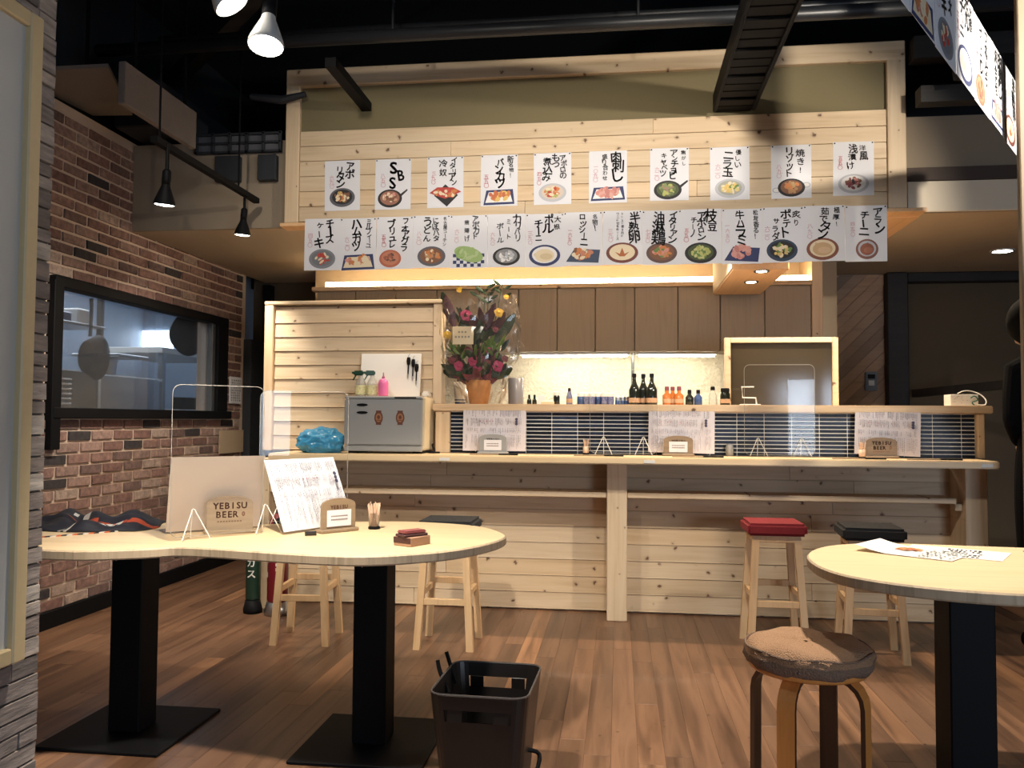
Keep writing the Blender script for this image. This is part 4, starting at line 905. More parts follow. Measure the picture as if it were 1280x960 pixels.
t = thing('cardboard_box', 'small pale carton at the right end of the ledge', 'box', (1.965, 5.13, LZ)); obj('carton', bevbox(-.08, .07, -.05, .05, 0, .066, .002), 'board', t)
p = Print(); g = random.Random(8)
for k in range(14): a = -.07+g.random()*.12; b = .01+g.random()*.045; p.rect(a, a+.006, b, b+.003, (.45, .42, .4))
p.build('print', t, (0, -.0502, 0))
tag(obj('charging_cable', tube(bmesh.new(), spline([(1.92, 5.07, LZ+.070), (1.95, 5.06, LZ+.085), (2.0, 5.07, LZ+.083), (2.04, 5.05, LZ+.06), (2.055, 5.03, LZ+.03), (2.045, 5.02, LZ+.006), (2.01, 5.03, LZ+.006)], 6, False), .0035, 6), 'white'), 'white charging cable looped over the pale carton', 'cable')
tag(obj('green_cable', tube(bmesh.new(), spline([(1.985, 5.06, LZ+.045), (2.005, 5.055, LZ+.055), (2.02, 5.05, LZ+.035), (1.99, 5.05, LZ+.02), (2.0, 5.05, LZ+.006)], 6, False), .004, 6), pm('green cable', (.02, .12, .09), .5)), 'green cable bundle in front of the pale carton', 'cable')
t = thing('thermostat', 'grey wall thermostat with small dark display on the diagonal boards', 'thermostat', (1.99, 6.975, 1.395))
obj('case', bevbox(-.045, .045, -.02, .02, 0, .15, .006, 2), 'steeld', t); obj('display', box(-.028, .028, -.0225, -.02, .095, .13), 'black', t); obj('keypad', bevbox(-.022, .022, -.023, -.02, .04, .082, .002), 'white', t)

# ================================================================== FLOWER ARRANGEMENT
fl = thing('flower_arrangement', 'wrapped flower arrangement in an orange pot on the ledge', 'flowers', (-.86, 5.15, LZ))
obj('pot', lathe(bmesh.new(), [(.055, 0), (.058, .004), (.085, .145), (.078, .15), (.05, .02)], 24), 'kraft', fl, smooth=True)
g = random.Random(21)
bm = bmesh.new(); prev = None
for k, (r_, z_) in enumerate(((.075, .12), (.10, .16), (.125, .20))):
    rg = ring(bm, [((r_+.02*k*math.sin(i*2.3+1)+g.uniform(-.01, .01))*math.cos(2*math.pi*i/26), (r_+.02*k*math.sin(i*2.3))*.8*math.sin(2*math.pi*i/26), z_+.014*k*math.sin(i*1.7)) for i in range(26)])
    if prev: bridge(bm, prev, rg)
    prev = rg
obj('paper_collar', bm, 'magp', fl)
def leaf_mesh(L, wd, bend):
    bm = bmesh.new(); prev = None; n = 6
    for i in range(n+1):
        u = i/n; hw = wd*math.sin(math.pi*(.06+.9*u))**.8; z_ = L*u; y_ = -bend*L*u*u
        rg = [bm.verts.new((-hw, y_+hw*.35, z_)), bm.verts.new((0, y_, z_)), bm.verts.new((hw, y_+hw*.35, z_))]
        if prev:
            bm.faces.new((prev[0], prev[1], rg[1], rg[0])); bm.faces.new((prev[1], prev[2], rg[2], rg[1]))
        prev = rg
    return mesh(bm, 'leaf', True)
LM = {m_: [leaf_mesh(*a) for a in sizes] for m_, sizes in dict(leafd=((.16, .030, .25), (.20, .035, .15), (.12, .022, .4)), leafl=((.10, .012, .3), (.13, .016, .4), (.08, .012, .2)), leafp=((.17, .028, .2), (.14, .02, .3), (.19, .03, .1))).items()}
def put_leaf(x_, z_, y_, m_, rx, ry, rz, s=1): o = link('leaf', R.choice(LM[m_]), m_, fl, (x_, y_, z_), (rx, ry, rz)); o.scale = (s, s, s)
def fan(x_, z_, m_, n, spread, s=1, y_=0):
    for k in range(n): put_leaf(x_+g.uniform(-.03, .03), z_+g.uniform(-.03, .03), y_+g.uniform(-.06, .06), m_, g.uniform(-.25, .45), g.uniform(-1, 1)*spread, g.uniform(-.6, .6), s*g.uniform(.8, 1.15))
fan(0, .17, 'leafd', 30, 1.5, .62); fan(-.11, .17, 'leafd', 22, 1.7, .6); fan(.11, .18, 'leafd', 22, 1.6, .6); fan(0, .24, 'leafd', 30, 1.2, .55); fan(0, .26, 'leafp', 22, 1.2, .6); fan(-.12, .24, 'leafp', 10, 1.2, .55); fan(.10, .26, 'leafp', 10, 1.2, .55); fan(-.13, .30, 'leafl', 16, .9, .8); fan(.09, .31, 'leafl', 18, 1.0, .8); fan(0, .30, 'leafl', 12, .9, .8); fan(0, .40, 'leafd', 16, .9, .6); fan(.02, .47, 'leafp', 12, .8, .6); fan(-.12, .50, 'leafd', 8, .6, .6)
for x_, z_, m_, ry, s in ((-.17, .52, 'leafd', -.35, 1.15), (-.155, .48, 'leafp', -.3, 1.2), (.08, .40, 'leafp', .45, 1.1), (.10, .38, 'leafd', .6, 1.1), (.04, .46, 'leafp', .35, 1.0), (-.05, .40, 'leafp', -.1, 1.0), (.14, .33, 'leafd', .6, .7)): put_leaf(x_, z_, -.02, m_, .05, ry, .2, s)
for x_, z_, n in ((.035, .66, 5), (.06, .64, 5), (.145, .70, 4), (.0, .68, 3)):
    obj('stem', tube(bmesh.new(), [(x_*.3, 0, .25), (x_*.8, 0, z_-.1), (x_, 0, z_+.06)], .003, 5), 'leafd', fl)
    for k in range(n): put_leaf(x_+.01*(-1)**k, z_-.03+.024*k, 0, 'leafd', .2, 1.1*(-1)**k, .3, .32)
def rose(x_, z_, r_, m_, y_=-.05):
    f = obj('flower', (lambda b_: (bmesh.ops.create_icosphere(b_, subdivisions=2, radius=r_*.55), b_)[1])(bmesh.new()), m_, fl, (x_, y_, z_))
    for k in range(11):
        a = k*2.4; rr = r_*(.35+.055*k); b_ = bmesh.new()
        pts = [(-.5, 0, 0), (-.42, .02, .6), (0, .1, .8), (.42, .02, .6), (.5, 0, 0), (0, -.15, -.25)]
        v = [b_.verts.new((p_[0]*r_, p_[1]*r_, p_[2]*r_*.9)) for p_ in pts]; b_.faces.new(v)
        obj('petal', b_, m_, f, (rr*math.cos(a)*.7, -r_*.4+.04*r_*k, rr*math.sin(a)*.7), (.3, -a+math.pi/2, 0))
for x_, z_, r_, m_ in ((-.075, .55, .030, 'rose'), (-.115, .235, .028, 'rose'), (-.025, .265, .03, 'rose'), (.02, .285, .026, 'magp'), (.125, .235, .030, 'rose'), (-.19, .43, .022, 'yellow'), (.13, .565, .024, 'yellow'), (-.12, .71, .016, 'yellow'), (.175, .66, .014, 'yellow'), (-.06, .33, .022, 'magp'), (.06, .25, .024, 'magp'), (-.16, .27, .020, 'magp'), (.0, .215, .024, 'rose'), (.17, .28, .018, 'magp'), (.07, .33, .018, 'rose'), (.11, .46, .016, 'magp')): rose(x_, z_, r_, m_)
cdp = obj('message_card', bevbox(-.150, -.02, -.098, -.095, .365, .475, .001), 'creams', fl)
p = Print()
for r_, n_ in ((.435, 3), (.405, 5)):
    for k in range(n_): p.rect(-.085+(k-n_/2)*.02, -.085+(k-n_/2)*.02+.012, r_, r_+.012, (.25, .23, .2))
p.build('lettering', cdp, (0, -.0985, 0))
bm = bmesh.new(); prev = None; NS = 56
for k in range(18):
    u = k/17; r0 = .12+.14*math.sin(min(1, u*1.25)*1.5)-.05*max(0, u-.75)*4*.6; rg = []
    for i in range(NS):
        a = 2*math.pi*i/NS; d = .035*noise.noise(Vector((math.cos(a)*2.5, math.sin(a)*2.5, u*5)))*2+.030*noise.noise(Vector((math.cos(a)*7, math.sin(a)*7, u*14)))
        rg.append(bm.verts.new(((r0+d)*math.cos(a)*1.0, (r0+d)*math.sin(a)*.5, .005+.66*u+(.05*noise.noise(Vector((math.cos(a)*3, math.sin(a)*3, 9))) if u > .9 else 0))))
    if prev: bridge(bm, prev, rg)
    prev = rg
obj('cellophane', bm, 'celo', fl, smooth=False)
t = thing('water_jug', 'grey clear jug behind the wrapped flowers', 'jug', (-.655, 5.368, LZ)); obj('jug', lathe(bmesh.new(), [(.045, 0), (.048, .01), (.05, .17), (.044, .175), (.04, .02)], 18), pm('smoky plastic', (.20, .20, .22), .25), t, smooth=True)
t = thing('paper_cup_stack', 'white wrapped cup stack beside the orange flower pot', 'cups', (-1.02, 5.37, LZ)); obj('cups', lathe(bmesh.new(), [(.030, 0), (.035, .02), (.045, .14), (.04, .145), (.03, .03)], 18), 'white', t, smooth=True); obj('band', lathe(bmesh.new(), [(.0325, .0), (.0365, .035)], 18, cap=False), 'blueb', t, smooth=True)

# ================================================================== CEILING WORKS
def pipe(a, b, r, lab, name='ceiling_pipe', mat='pipe'): return tag(obj(name, tube(bmesh.new(), [a, b], r, 12), mat, smooth=True), lab, 'pipe')
pipe((-2.9, 4.30, 3.20), (3.6, 4.30, 3.20), .035, 'black pipe running straight above the bulkhead front')
pipe((-2.6, 4.42, 3.30), (3.6, 4.42, 3.30), .022, 'thin black pipe behind the larger ceiling pipe')
pipe((-2.9, 3.4, 3.30), (3.6, 3.4, 3.30), .05, 'black ceiling pipe crossing in front of the bulkhead')
for x_ in (-1.2, .1, 1.9): tag(obj('pipe_hanger', tube(bmesh.new(), [(x_, 4.30, 3.23), (x_, 4.30, 3.949)], .008, 6), 'pipe'), 'thin black hanger rod holding the straight pipe', 'hanger', 'pipe hangers')['group'] = 'pipe hangers'
tag(obj('duct_beam', beam(bmesh.new(), (-1.53, 4.26, 3.055), (-1.53, 4.918, 3.055), .06, .05), 'black'), 'short black beam running back into the olive panel', 'beam')
ct = thing('cable_ladder', 'black slatted cable ladder running back into the olive panel', 'cable ladder', (.655, -.062, 2.92))
for sx in (-1, 1): obj('rail', bevbox(sx*.108-.010, sx*.108+.010, .8, 4.92, 0, .10, .003), 'black', ct)
for k in range(38): obj('rung', bevbox(-.105, .105, 1.0+.105*k, 1.085+.105*k, .012+.004*(k % 3), .030+.004*(k % 3), .003), 'black', ct)
obj('cover', box(-.10, .10, .8, 4.915, .06, .075), 'black', ct)
# lattice, beams and ducts in the dark ceiling
tag(obj('air_duct', bevbox(-2.5, 3.3, 6.0, 6.7, 3.05, 3.6, .02), 'blackm'), 'large black air duct above the lowered ceiling', 'duct')
tag(obj('air_duct', bevbox(-3.05, -2.75, 4.70, 5.9, 2.91, 3.2, .01), 'blackm'), 'black duct along the top of the brick wall', 'duct')
for k, (a, b, w_, h_, lab) in enumerate((((1.75, 4.5, 2.98), (2.9, 5.6, 3.35), .10, .12, 'dark diagonal timber brace right of the bulkhead'), ((1.62, 4.75, 2.92), (3.9, 4.75, 2.93), .09, .09, 'dark horizontal timber right of the bulkhead'), ((1.62, 4.85, 3.22), (3.9, 4.85, 3.24), .10, .125, 'upper dark timber right of the bulkhead'), ((-3.0, 2.7, 3.5), (3.9, 2.7, 3.5), .14, .2, 'heavy black ceiling beam over the tables'), ((-3.0, 5.3, 3.45), (-1.9, 4.2, 3.45), .08, .1, 'black diagonal ceiling brace above the brick wall'))):
    tag(obj('ceiling_beam', beam(bmesh.new(), a, b, w_, h_), 'darkwood'), lab, 'beam')
tag(obj('curved_hook', tube(bmesh.new(), [(-2.25, 4.86, 3.13), (-2.05, 4.86, 3.10), (-1.90, 4.86, 3.13)], [.02, .028, .018], 8), 'blackm'), 'black curved bracket at the bulkhead corner', 'bracket')
t = thing('acoustic_baffle', 'tan hanging felt baffle with pale edge above the track', 'baffle', (-2.45, 3.83, 2.705)); obj('board', bevbox(-.02, .02, 0, .71, 0, .215, .004), 'tan', t); obj('hanger', bevbox(-.006, .006, .1, .12, .2155, 1.24, .001), 'black', t); obj('hanger', bevbox(-.006, .006, .6, .62, .2155, 1.24, .001), 'black', t)
t = thing('acoustic_board', 'tan felt ceiling board above the brick wall', 'baffle', (-2.9, 4.2, 2.95)); bm = bmesh.new(); a = ring(bm, [(-.25, -.24, 0), (.29, -.24, 0), (.02, .42, 0), (-.22, .40, 0), (-.25, .11, 0)]); b = ring(bm, [(v.co.x, v.co.y, v.co.z+.02) for v in a]); bridge(bm, a, b); bm.faces.new(a); bm.faces.new(b); obj('board', bm, 'tan', t); obj('hanger', bevbox(-.006, .006, .0, .02, .021, .99, .001), 'black', t)
t = thing('ceiling_grille', 'pale small square grid opening in the dark ceiling', 'grille', (-2.4, 4.93, 2.80))
obj('panel', box(-.24, .32, .0, .01, .0, .13), pm('dim pale panel', (.10, .10, .11), .8), t)
for k in range(6): obj('grid_bar', bevbox(-.24+.11*k, -.222+.11*k, -.02, 0, 0, .13, .002), 'blackm', t)
for k in range(3): obj('grid_bar', bevbox(-.24, .33, -.02, 0, .0+.056*k, .014+.056*k, .002), 'blackm', t)
for x_, w_, n_ in ((-2.5, .16, 'wider'), (-2.22, .12, 'narrower')): tag(obj('junction_box', bevbox(x_, x_+w_, 4.90, 4.949, 2.62, 2.78, .004), 'blackm'), n_+' black junction box on the soffit face above the track', 'box', 'black junction boxes on the soffit')

# ---- spot lamps
def par_lamp(loc, aim, lab, s=1, stem=.5, body='lampgrey'):
    t = thing('spot_lamp', lab, 'lamp', loc); d = Vector(aim).normalized(); eu = (-d).to_track_quat('Z', 'Y').to_euler()
    obj('reflector', lathe(bmesh.new(), [(.048*s, .0), (.050*s, .006*s), (.049*s, .014*s), (.036*s, .05*s), (.022*s, .085*s), (.019*s, .10*s)], 24, cap=False), body, t, None, eu, True)
    obj('lens', lathe(bmesh.new(), [(.045*s, .002*s), (.04*s, -.001*s), (.02*s, -.004*s), (.001, -.005*s)], 24), 'lampface', t, None, eu, True)
    obj('socket', lathe(bmesh.new(), [(.02*s, .098*s), (.021*s, .12*s), (.02*s, .16*s), (.012*s, .17*s)], 16), 'black', t, None, eu, True)
    e = Vector((0, 0, 0))-d*.165*s; obj('arm', tube(bmesh.new(), [e, e+Vector((0, 0, .06)), (e.x, e.y, e.z+stem)], .009*s, 8), 'lampgrey' if s > .95 and body == 'lampgrey' else 'black', t); return t
par_lamp((-.985, 2.215, 2.195), (.03, -.24, -1), 'grey reflector lamp hanging straight over the bean table', 1.0, 1.35)
par_lamp((-1.06, 2.16, 2.29), (.55, .15, -.85), 'grey reflector lamp tilted sideways near the straight hanging one', 1.0, 1.35)
par_lamp((-2.20, 3.815, 2.185), (-.12, .1, -1), 'black track spotlight under the tan baffle', 1.02, .125, 'black')
par_lamp((-2.22, 4.715, 2.235), (-.1, .08, -1), 'black track spotlight at the far track end', .95, .065, 'black')
tag(obj('lighting_track', beam(bmesh.new(), (-2.195, 3.7, 2.475), (-2.195, 4.85, 2.475), .035, .03), 'black'), 'black lighting track parallel to the brick wall', 'track')
for y_ in (3.75, 4.6): tag(obj('track_hanger', tube(bmesh.new(), [(-2.195, y_, 2.49), (-2.195, y_, 3.949)], .006, 6), 'black'), 'thin black rod holding the lighting track', 'hanger', 'track hanger rods')
t = thing('night_light', 'small dome lamp with tiny glowing bulb on the brick wall', 'lamp', (-2.98, 5.62, 2.52)); obj('dome', lathe(bmesh.new(), [(.02, -.02), (.07, -.005), (.075, .02), (.05, .06)], 18), 'creams', t, smooth=True); obj('bulb', lathe(bmesh.new(), [(.004, -.04), (.014, -.03), (.014, -.015)], 10), 'dimglow', t); obj('bracket', bevbox(-.082, .0, -.02, .02, .03, .06, .003), 'black', t)
t = thing('downlight', 'round white recessed downlight in the lowered ceiling', 'downlight', (2.615, 6.10, 2.322)); obj('trim_ring', lathe(bmesh.new(), [(.075, 0), (.078, .008), (.062, .008), (.062, 0)], 24, cap=False), 'white', t); obj('lens', lathe(bmesh.new(), [(.06, .001), (.06, .005)], 24), 'lampface', t)
spot('spot_light', (2.615, 6.10, 2.31), (2.615, 6.1, 0), 10, 110, .6, .05, NEUT)
t = thing('smoke_detector', 'small white detector dome under the lowered ceiling', 'detector', (1.50, 5.42, 2.292)); obj('dome', lathe(bmesh.new(), [(.012, -.02), (.03, -.012), (.045, .01), (.05, .0255)], 18), 'white', t, smooth=True); obj('lamp', lathe(bmesh.new(), [(.008, -.024), (.008, -.0205)], 8), 'dimglow', t)

# ================================================================== MENU POSTERS
W, Bk, DG, RD, OR, YL, GN, NV, BR, PK = (.75, .73, .72), (.02, .018, .02), (.10, .10, .12), (.42, .05, .04), (.55, .19, .06), (.66, .46, .14), (.13, .22, .06), (.03, .04, .12), (.20, .09, .05), (.60, .26, .22)
CRM, LG, OL = (.72, .60, .42), (.45, .46, .50), (.38, .40, .12)
def dish(p, spec, w_, h_, rng):
    k = spec[0]; cx, cy = spec[1][0]*w_, spec[1][1]*h_; rx, ry = spec[1][2]*w_, spec[1][3]*h_
    cols = spec[3]; rim, base = spec[2]; n = spec[4] if len(spec) > 4 else 26
    if k == 'tray':
        sk = .18*rx
        p.poly([(cx-rx, cy-ry), (cx+rx, cy-ry*.9), (cx+rx-sk*.6, cy+ry*.8), (cx-rx+sk, cy+ry*.7)], rim)
        p.poly([(cx-rx*.88, cy-ry*.72), (cx+rx*.88, cy-ry*.66), (cx+rx*.86-sk, cy+ry*.55), (cx-rx*.84+sk, cy+ry*.48)], base)
        p.blobs(cx, cy+ry*.1, rx*.72, ry*.62, cols, n, rx*.2, rng)
    elif k == 'slate':
        p.poly([(cx-rx, cy-ry*.6), (cx+rx*.9, cy-ry*.75), (cx+rx, cy+ry*.45), (cx-rx*.5, cy+ry*.6)], rim); p.blobs(cx, cy+ry*.1, rx*.6, ry*.6, cols, n, rx*.2, rng)
    elif k == 'diamond':
        p.poly([(cx-rx*.7, cy), (cx+.1*rx, cy-ry), (cx+rx*.8, cy), (cx, cy+ry)], rim); p.poly([(cx-rx, cy+ry*.25), (cx, cy-ry*.3), (cx+rx, cy+ry*.3), (cx+rx*.5, cy+ry*.7), (cx-rx*.5, cy+ry*.75)], cols[0]); p.blobs(cx, cy+ry*.2, rx*.8, ry*.4, cols, n, rx*.16, rng)
    elif k == 'check':
        for i in range(9):
            for j in range(4):
                if (i+j) % 2: p.rect(cx-rx+i*rx/4.5, cx-rx+(i+1)*rx/4.5, cy-ry+j*ry/3.2, cy-ry+(j+1)*ry/3.2, NV)
        p.ell(cx, cy+ry*.2, rx*.95, ry*.7, cols[0], -.3); p.blobs(cx, cy+ry*.2, rx*.85, ry*.55, cols, n, rx*.2, rng)
    else:
        if k == 'pan': p.poly([(cx+rx*.7, cy+ry*.3), (cx+rx*.85, cy+ry*.1), (cx+rx*1.45, cy+ry*.85), (cx+rx*1.40, cy+ry*1.02)], Bk)
        if k == 'pot2':
            for s in (-1, 1): p.ell(cx+s*rx*1.1, cy+s*ry*.25, rx*.3, ry*.3, LG); p.ell(cx+s*rx*1.1, cy+s*ry*.25, rx*.22, ry*.2, W)
        p.ell(cx, cy, rx, ry, rim, 0, 26); p.ell(cx, cy+ry*.05, rx*.80, ry*.78, base, 0, 24)
        if cols: p.blobs(cx, cy+ry*.05, rx*.62, ry*.6, cols, n, rx*.17, rng)
        if k == 'star': p.poly([(cx-rx*.45, cy+ry*.1), (cx-rx*.15, cy-ry*.35), (cx+rx*.15, cy-ry*.35), (cx+rx*.45, cy+ry*.1), (cx+rx*.15, cy-ry*.1), (cx, cy+ry*.5), (cx-rx*.15, cy-ry*.1)], cols[0])
        if k == 'swirl': p.ell(cx, cy, rx*.62, ry*.6, cols[0]); p.ell(cx+rx*.1, cy-ry*.1, rx*.4, ry*.3, cols[-1])
def poster(loc, rz, w_, h_, lab, cols, price, spec, group, faded=False, seed=0, tilt=0, pin=True):
    t = thing('menu_poster', lab, 'poster', loc, rz, group); t.rotation_euler.y = tilt
    rng = random.Random(seed); bm = bmesh.new(); nx = 6; g = []
    for i in range(nx+1): g.append([bm.verts.new((w_*i/nx, yy-.0, zz)) for yy, zz in ((-.0004, 0), (-.0004, h_))])
    for i in range(nx): bm.faces.new((g[i][0], g[i+1][0], g[i+1][1], g[i][1]))
    so = obj('paper', bm, 'paper', t); m_ = so.modifiers.new('thick', 'SOLIDIFY'); m_.thickness = .0008; m_.offset = -1
    tx = Text()
    for cx, ty, by, s, txt in cols: tx.column(cx*w_, h_*(1-ty), h_*(1-by), s*w_, txt, .011+.017*min(1, s/.26)*(1 if len(txt) < 2 or max(map(ord, txt)) < 0x3100 else .6), 1, rng)
    tx.build('lettering', 'inkgrey' if faded else 'ink', t, -.0020)
    if price:
        tx = Text(); tx.column(price[0]*w_, h_*(1-price[1]), h_*(1-price[2]), price[3]*w_, price[4], .006, .5, rng); tx.build('price_lettering', 'red' if len(price) > 5 else 'pinkink', t, -.0020)
    p = Print(); dish(p, spec, w_, h_, rng); p.build('dish_print', t, (0, -.0006, 0))
    if pin:
        for x_ in (.04, .96): obj('pin', lathe(bmesh.new(), [(.004, 0), (.004, .003)], 8), 'black' if seed % 5 else 'white', t, (x_*w_, -.0006, h_*.975), (rad(90), 0, 0))
    return t
UP = [  # x, z of the lower left corner come from the row below
 ('showing noodles in a dark bowl', [(.72, .05, .36, .27, 'アポ'), (.45, .12, .54, .24, 'リタン')], (.20, .30, .56, .125, '六九〇'), ('plate', (.5, .26, .36, .19), (DG, Bk), [OR, BR, YL, CRM], 34)),
 ('with large letters and a skillet dish', [(.52, .04, .30, .44, 'S'), (.70, .20, .44, .42, 'B'), (.53, .36, .58, .42, 'S')], (.22, .28, .56, .125, '八五〇'), ('pan', (.42, .22, .34, .18), (Bk, (.3, .13, .09)), [PK, CRM, BR, (.55, .3, .2)], 30)),
 ('showing a red dish on a dark diamond plate', [(.72, .02, .56, .22, 'イタリアン'), (.42, .04, .40, .24, '冷奴')], (.18, .28, .54, .125, '三九〇', 1), ('diamond', (.5, .24, .44, .22), (Bk, Bk), [RD, OR, CRM, (.5, .08, .06)], 26)),
 ('showing a fried cutlet on a blue edged tray', [(.82, .04, .46, .13, '新名物！'), (.52, .08, .62, .25, 'パンカツ')], (.15, .38, .64, .125, '五五〇', 1), ('tray', (.5, .19, .42, .17), (NV, W), [OR, (.5, .14, .06), YL], 22)),
 ('showing stew in a pale bowl', [(.80, .05, .50, .19, 'アポロの'), (.60, .03, .30, .22, 'もつ'), (.36, .08, .55, .23, '煮込み')], (.15, .36, .62, .125, '四五〇', 1), ('plate', (.5, .23, .37, .18), (LG, (.6, .5, .42)), [OR, RD, CRM, OL], 34)),
 ('showing sliced raw meat on a black tray', [(.74, .04, .56, .30, '肉刺し'), (.42, .06, .58, .16, '盛り合わせ')], (.18, .26, .60, .125, '一〇九〇'), ('tray', (.5, .19, .45, .15), (NV, W), [PK, (.5, .2, .18), (.62, .35, .3)], 24)),
 ('showing cabbage in a black skillet', [(.86, .04, .36, .12, '焦がし'), (.62, .04, .58, .21, 'アンチョビ'), (.36, .09, .54, .19, 'キャベツ')], (.18, .36, .62, .125, '六二〇'), ('pan', (.46, .2, .36, .18), (Bk, (.07, .09, .04)), [(.12, .16, .06), (.2, .24, .1), OL, (.3, .2, .14)], 40)),
 ('showing yellow egg dish on a grey plate', [(.72, .05, .40, .15, '優しい'), (.46, .08, .56, .25, 'ニラ玉')], (.20, .32, .60, .125, '六二〇'), ('plate', (.5, .22, .38, .18), (LG, (.35, .35, .3)), [YL, (.6, .5, .2), GN, CRM], 34)),
 ('showing risotto in a two handled black pan', [(.74, .08, .56, .17, '焼き！'), (.45, .05, .60, .22, 'リゾット')], (.20, .36, .62, .125, '八九〇'), ('pot2', (.5, .2, .34, .17), (Bk, BR), [(.4, .22, .1), OR, (.45, .3, .14)], 30)),
 ('showing pickled vegetables on a glass plate', [(.74, .05, .34, .19, '洋風'), (.46, .06, .52, .24, '浅漬け')], (.18, .26, .52, .125, '五五〇', 1), ('plate', (.5, .22, .38, .18), (LG, W), [(.25, .06, .07), Bk, PK, BR], 20)),
]
upx = [(-1.781, 2.414), (-1.466, 2.414), (-1.142, 2.416), (-.817, 2.418), (-.497, 2.418), (-.173, 2.42), (.181, 2.425), (.525, 2.418), (.867, 2.418), (1.206, 2.426)]
for k, (lab, cols, price, spec) in enumerate(UP):
    poster((upx[k][0], HY-.0015, upx[k][1]), 0, .222, .308, 'menu poster pinned on the bulkhead boards '+lab, cols, price, spec, 'posters pinned on the bulkhead boards', False, 300+k, rad((-.6, .3, -.2, .2, -.4, 0, .3, -.3, -.2, .4)[k]))
LO = [
 ('showing red dessert on a grey plate', [(.72, .03, .48, .27, 'チーズ'), (.42, .05, .56, .23, 'ケーキ')], (.16, .28, .56, .125, '四五〇'), ('plate', (.5, .22, .37, .19), ((.20, .21, .24), (.16, .17, .19)), [RD, (.5, .06, .04), CRM], 16)),
 ('showing a halved ham cutlet on a tray', [(.80, .03, .58, .15, 'ミルフィーユ'), (.46, .04, .62, .27, 'ハムカツ')], (.20, .36, .62, .125, '六二〇'), ('tray', (.5, .17, .46, .17), (NV, CRM), [(.5, .18, .1), PK, OR, CRM], 22)),
 ('showing a glazed custard in a red bowl', [(.78, .02, .66, .24, 'フォアグラ'), (.44, .08, .60, .24, 'ブリュレ')], (.20, .34, .58, .125, '五五〇', 1), ('plate', (.38, .2, .30, .17), ((.42, .12, .07), (.5, .19, .11)), [(.12, .06, .05), (.3, .1, .06)], 14)),
 ('showing noodles with sliced toppings', [(.86, .03, .60, .09, '名古屋コーチン'), (.62, .05, .50, .17, 'にぼバタ'), (.38, .04, .52, .22, 'うどん')], (.16, .30, .56, .125, '八九〇'), ('plate', (.5, .22, .38, .19), (DG, BR), [OR, CRM, (.45, .25, .12), BR], 30)),
 ('in faded ink showing green salad on a checked cloth', [(.70, .02, .46, .20, 'アボカド'), (.46, .06, .52, .15, '唐揚げ')], (.18, .26, .52, .125, '六二〇'), ('check', (.5, .22, .42, .20), (NV, W), [(.30, .42, .16), (.24, .36, .12), (.4, .5, .25)], 34)),
 ('in faded ink showing a silver bowl', [(.80, .04, .52, .20, 'カリバリ'), (.56, .08, .50, .13, 'ミート'), (.34, .16, .56, .15, 'ボール')], (.14, .34, .60, .125, '六九〇'), ('plate', (.5, .2, .36, .17), (Bk, (.22, .22, .23)), [LG, W, (.3, .3, .3)], 22)),
 ('showing a pale round dish on a blue rimmed plate', [(.84, .04, .32, .19, '大根'), (.58, .03, .36, .24, 'ポル'), (.34, .12, .52, .20, 'チーニ')], (.12, .32, .58, .125, '三九〇'), ('swirl', (.5, .22, .41, .20), (NV, W), [CRM, (.6, .48, .3)], 4)),
 ('showing orange and brown food on a dark slate', [(.80, .04, .36, .14, '名物！'), (.50, .03, .62, .28, 'ロッシーニ')], (.16, .30, .62, .11, '一六五〇', 1), ('slate', (.5, .2, .44, .20), ((.05, .07, .12), Bk), [OR, (.5, .2, .12), BR, CRM], 26)),
 ('showing a star shaped garnish in a brown rimmed bowl', [(.80, .04, .58, .28, '半熟卵'), (.50, .03, .50, .07, 'トリュフ香る出汁'), (.38, .03, .55, .07, 'ウニのせ昆布ソース')], (.20, .34, .58, .125, '三九〇'), ('star', (.5, .22, .41, .19), ((.16, .05, .04), CRM), [(.40, .12, .04)], 0)),
 ('showing orange chicken on a dark plate', [(.78, .03, .60, .22, 'イタリアン'), (.44, .04, .60, .27, '油淋鶏')], (.15, .34, .60, .125, '七五〇'), ('plate', (.5, .22, .39, .19), ((.12, .07, .06), BR), [OR, (.5, .24, .12), GN, PK], 30)),
 ('showing green beans in a black bowl', [(.76, .03, .44, .25, '枝豆'), (.50, .06, .58, .23, 'アポロン'), (.30, .14, .50, .17, 'チーノ')], (.13, .34, .60, .125, '五五〇', 1), ('plate', (.48, .2, .40, .19), (Bk, (.06, .08, .03)), [OL, (.45, .46, .16), GN, (.5, .5, .22)], 44)),
 ('showing pink grilled meat on a black slate', [(.84, .02, .56, .13, '松茸香る！'), (.48, .04, .64, .28, '牛ハラミ')], (.14, .26, .62, .11, '一六五〇'), ('slate', (.5, .19, .44, .21), (NV, Bk), [PK, (.6, .3, .26), (.5, .2, .18)], 24)),
 ('showing potato salad in a dark blue bowl', [(.84, .06, .36, .18, '炙り'), (.58, .05, .54, .22, 'ポテト'), (.32, .18, .60, .20, 'サラダ')], (.12, .34, .60, .125, '六二〇'), ('plate', (.48, .22, .38, .20), ((.03, .05, .09), Bk), [YL, (.55, .4, .16), GN, CRM], 26)),
 ('showing boiled tongue on a brown rimmed plate', [(.80, .03, .40, .14, '極厚！'), (.50, .04, .58, .27, '茹でタン')], (.16, .32, .60, .125, '八九〇'), ('swirl', (.46, .22, .39, .20), ((.22, .08, .05), CRM), [(.55, .36, .2), (.62, .42, .26)], 6)),
 ('showing pudding in a small white cup', [(.80, .04, .50, .25, 'アラン'), (.44, .10, .54, .24, 'チーニ')], (.18, .28, .56, .11, '四五〇'), ('swirl', (.52, .22, .27, .18), ((.22, .10, .08), LG), [(.28, .10, .06), (.36, .14, .09)], 4)),
]
LW = .2257
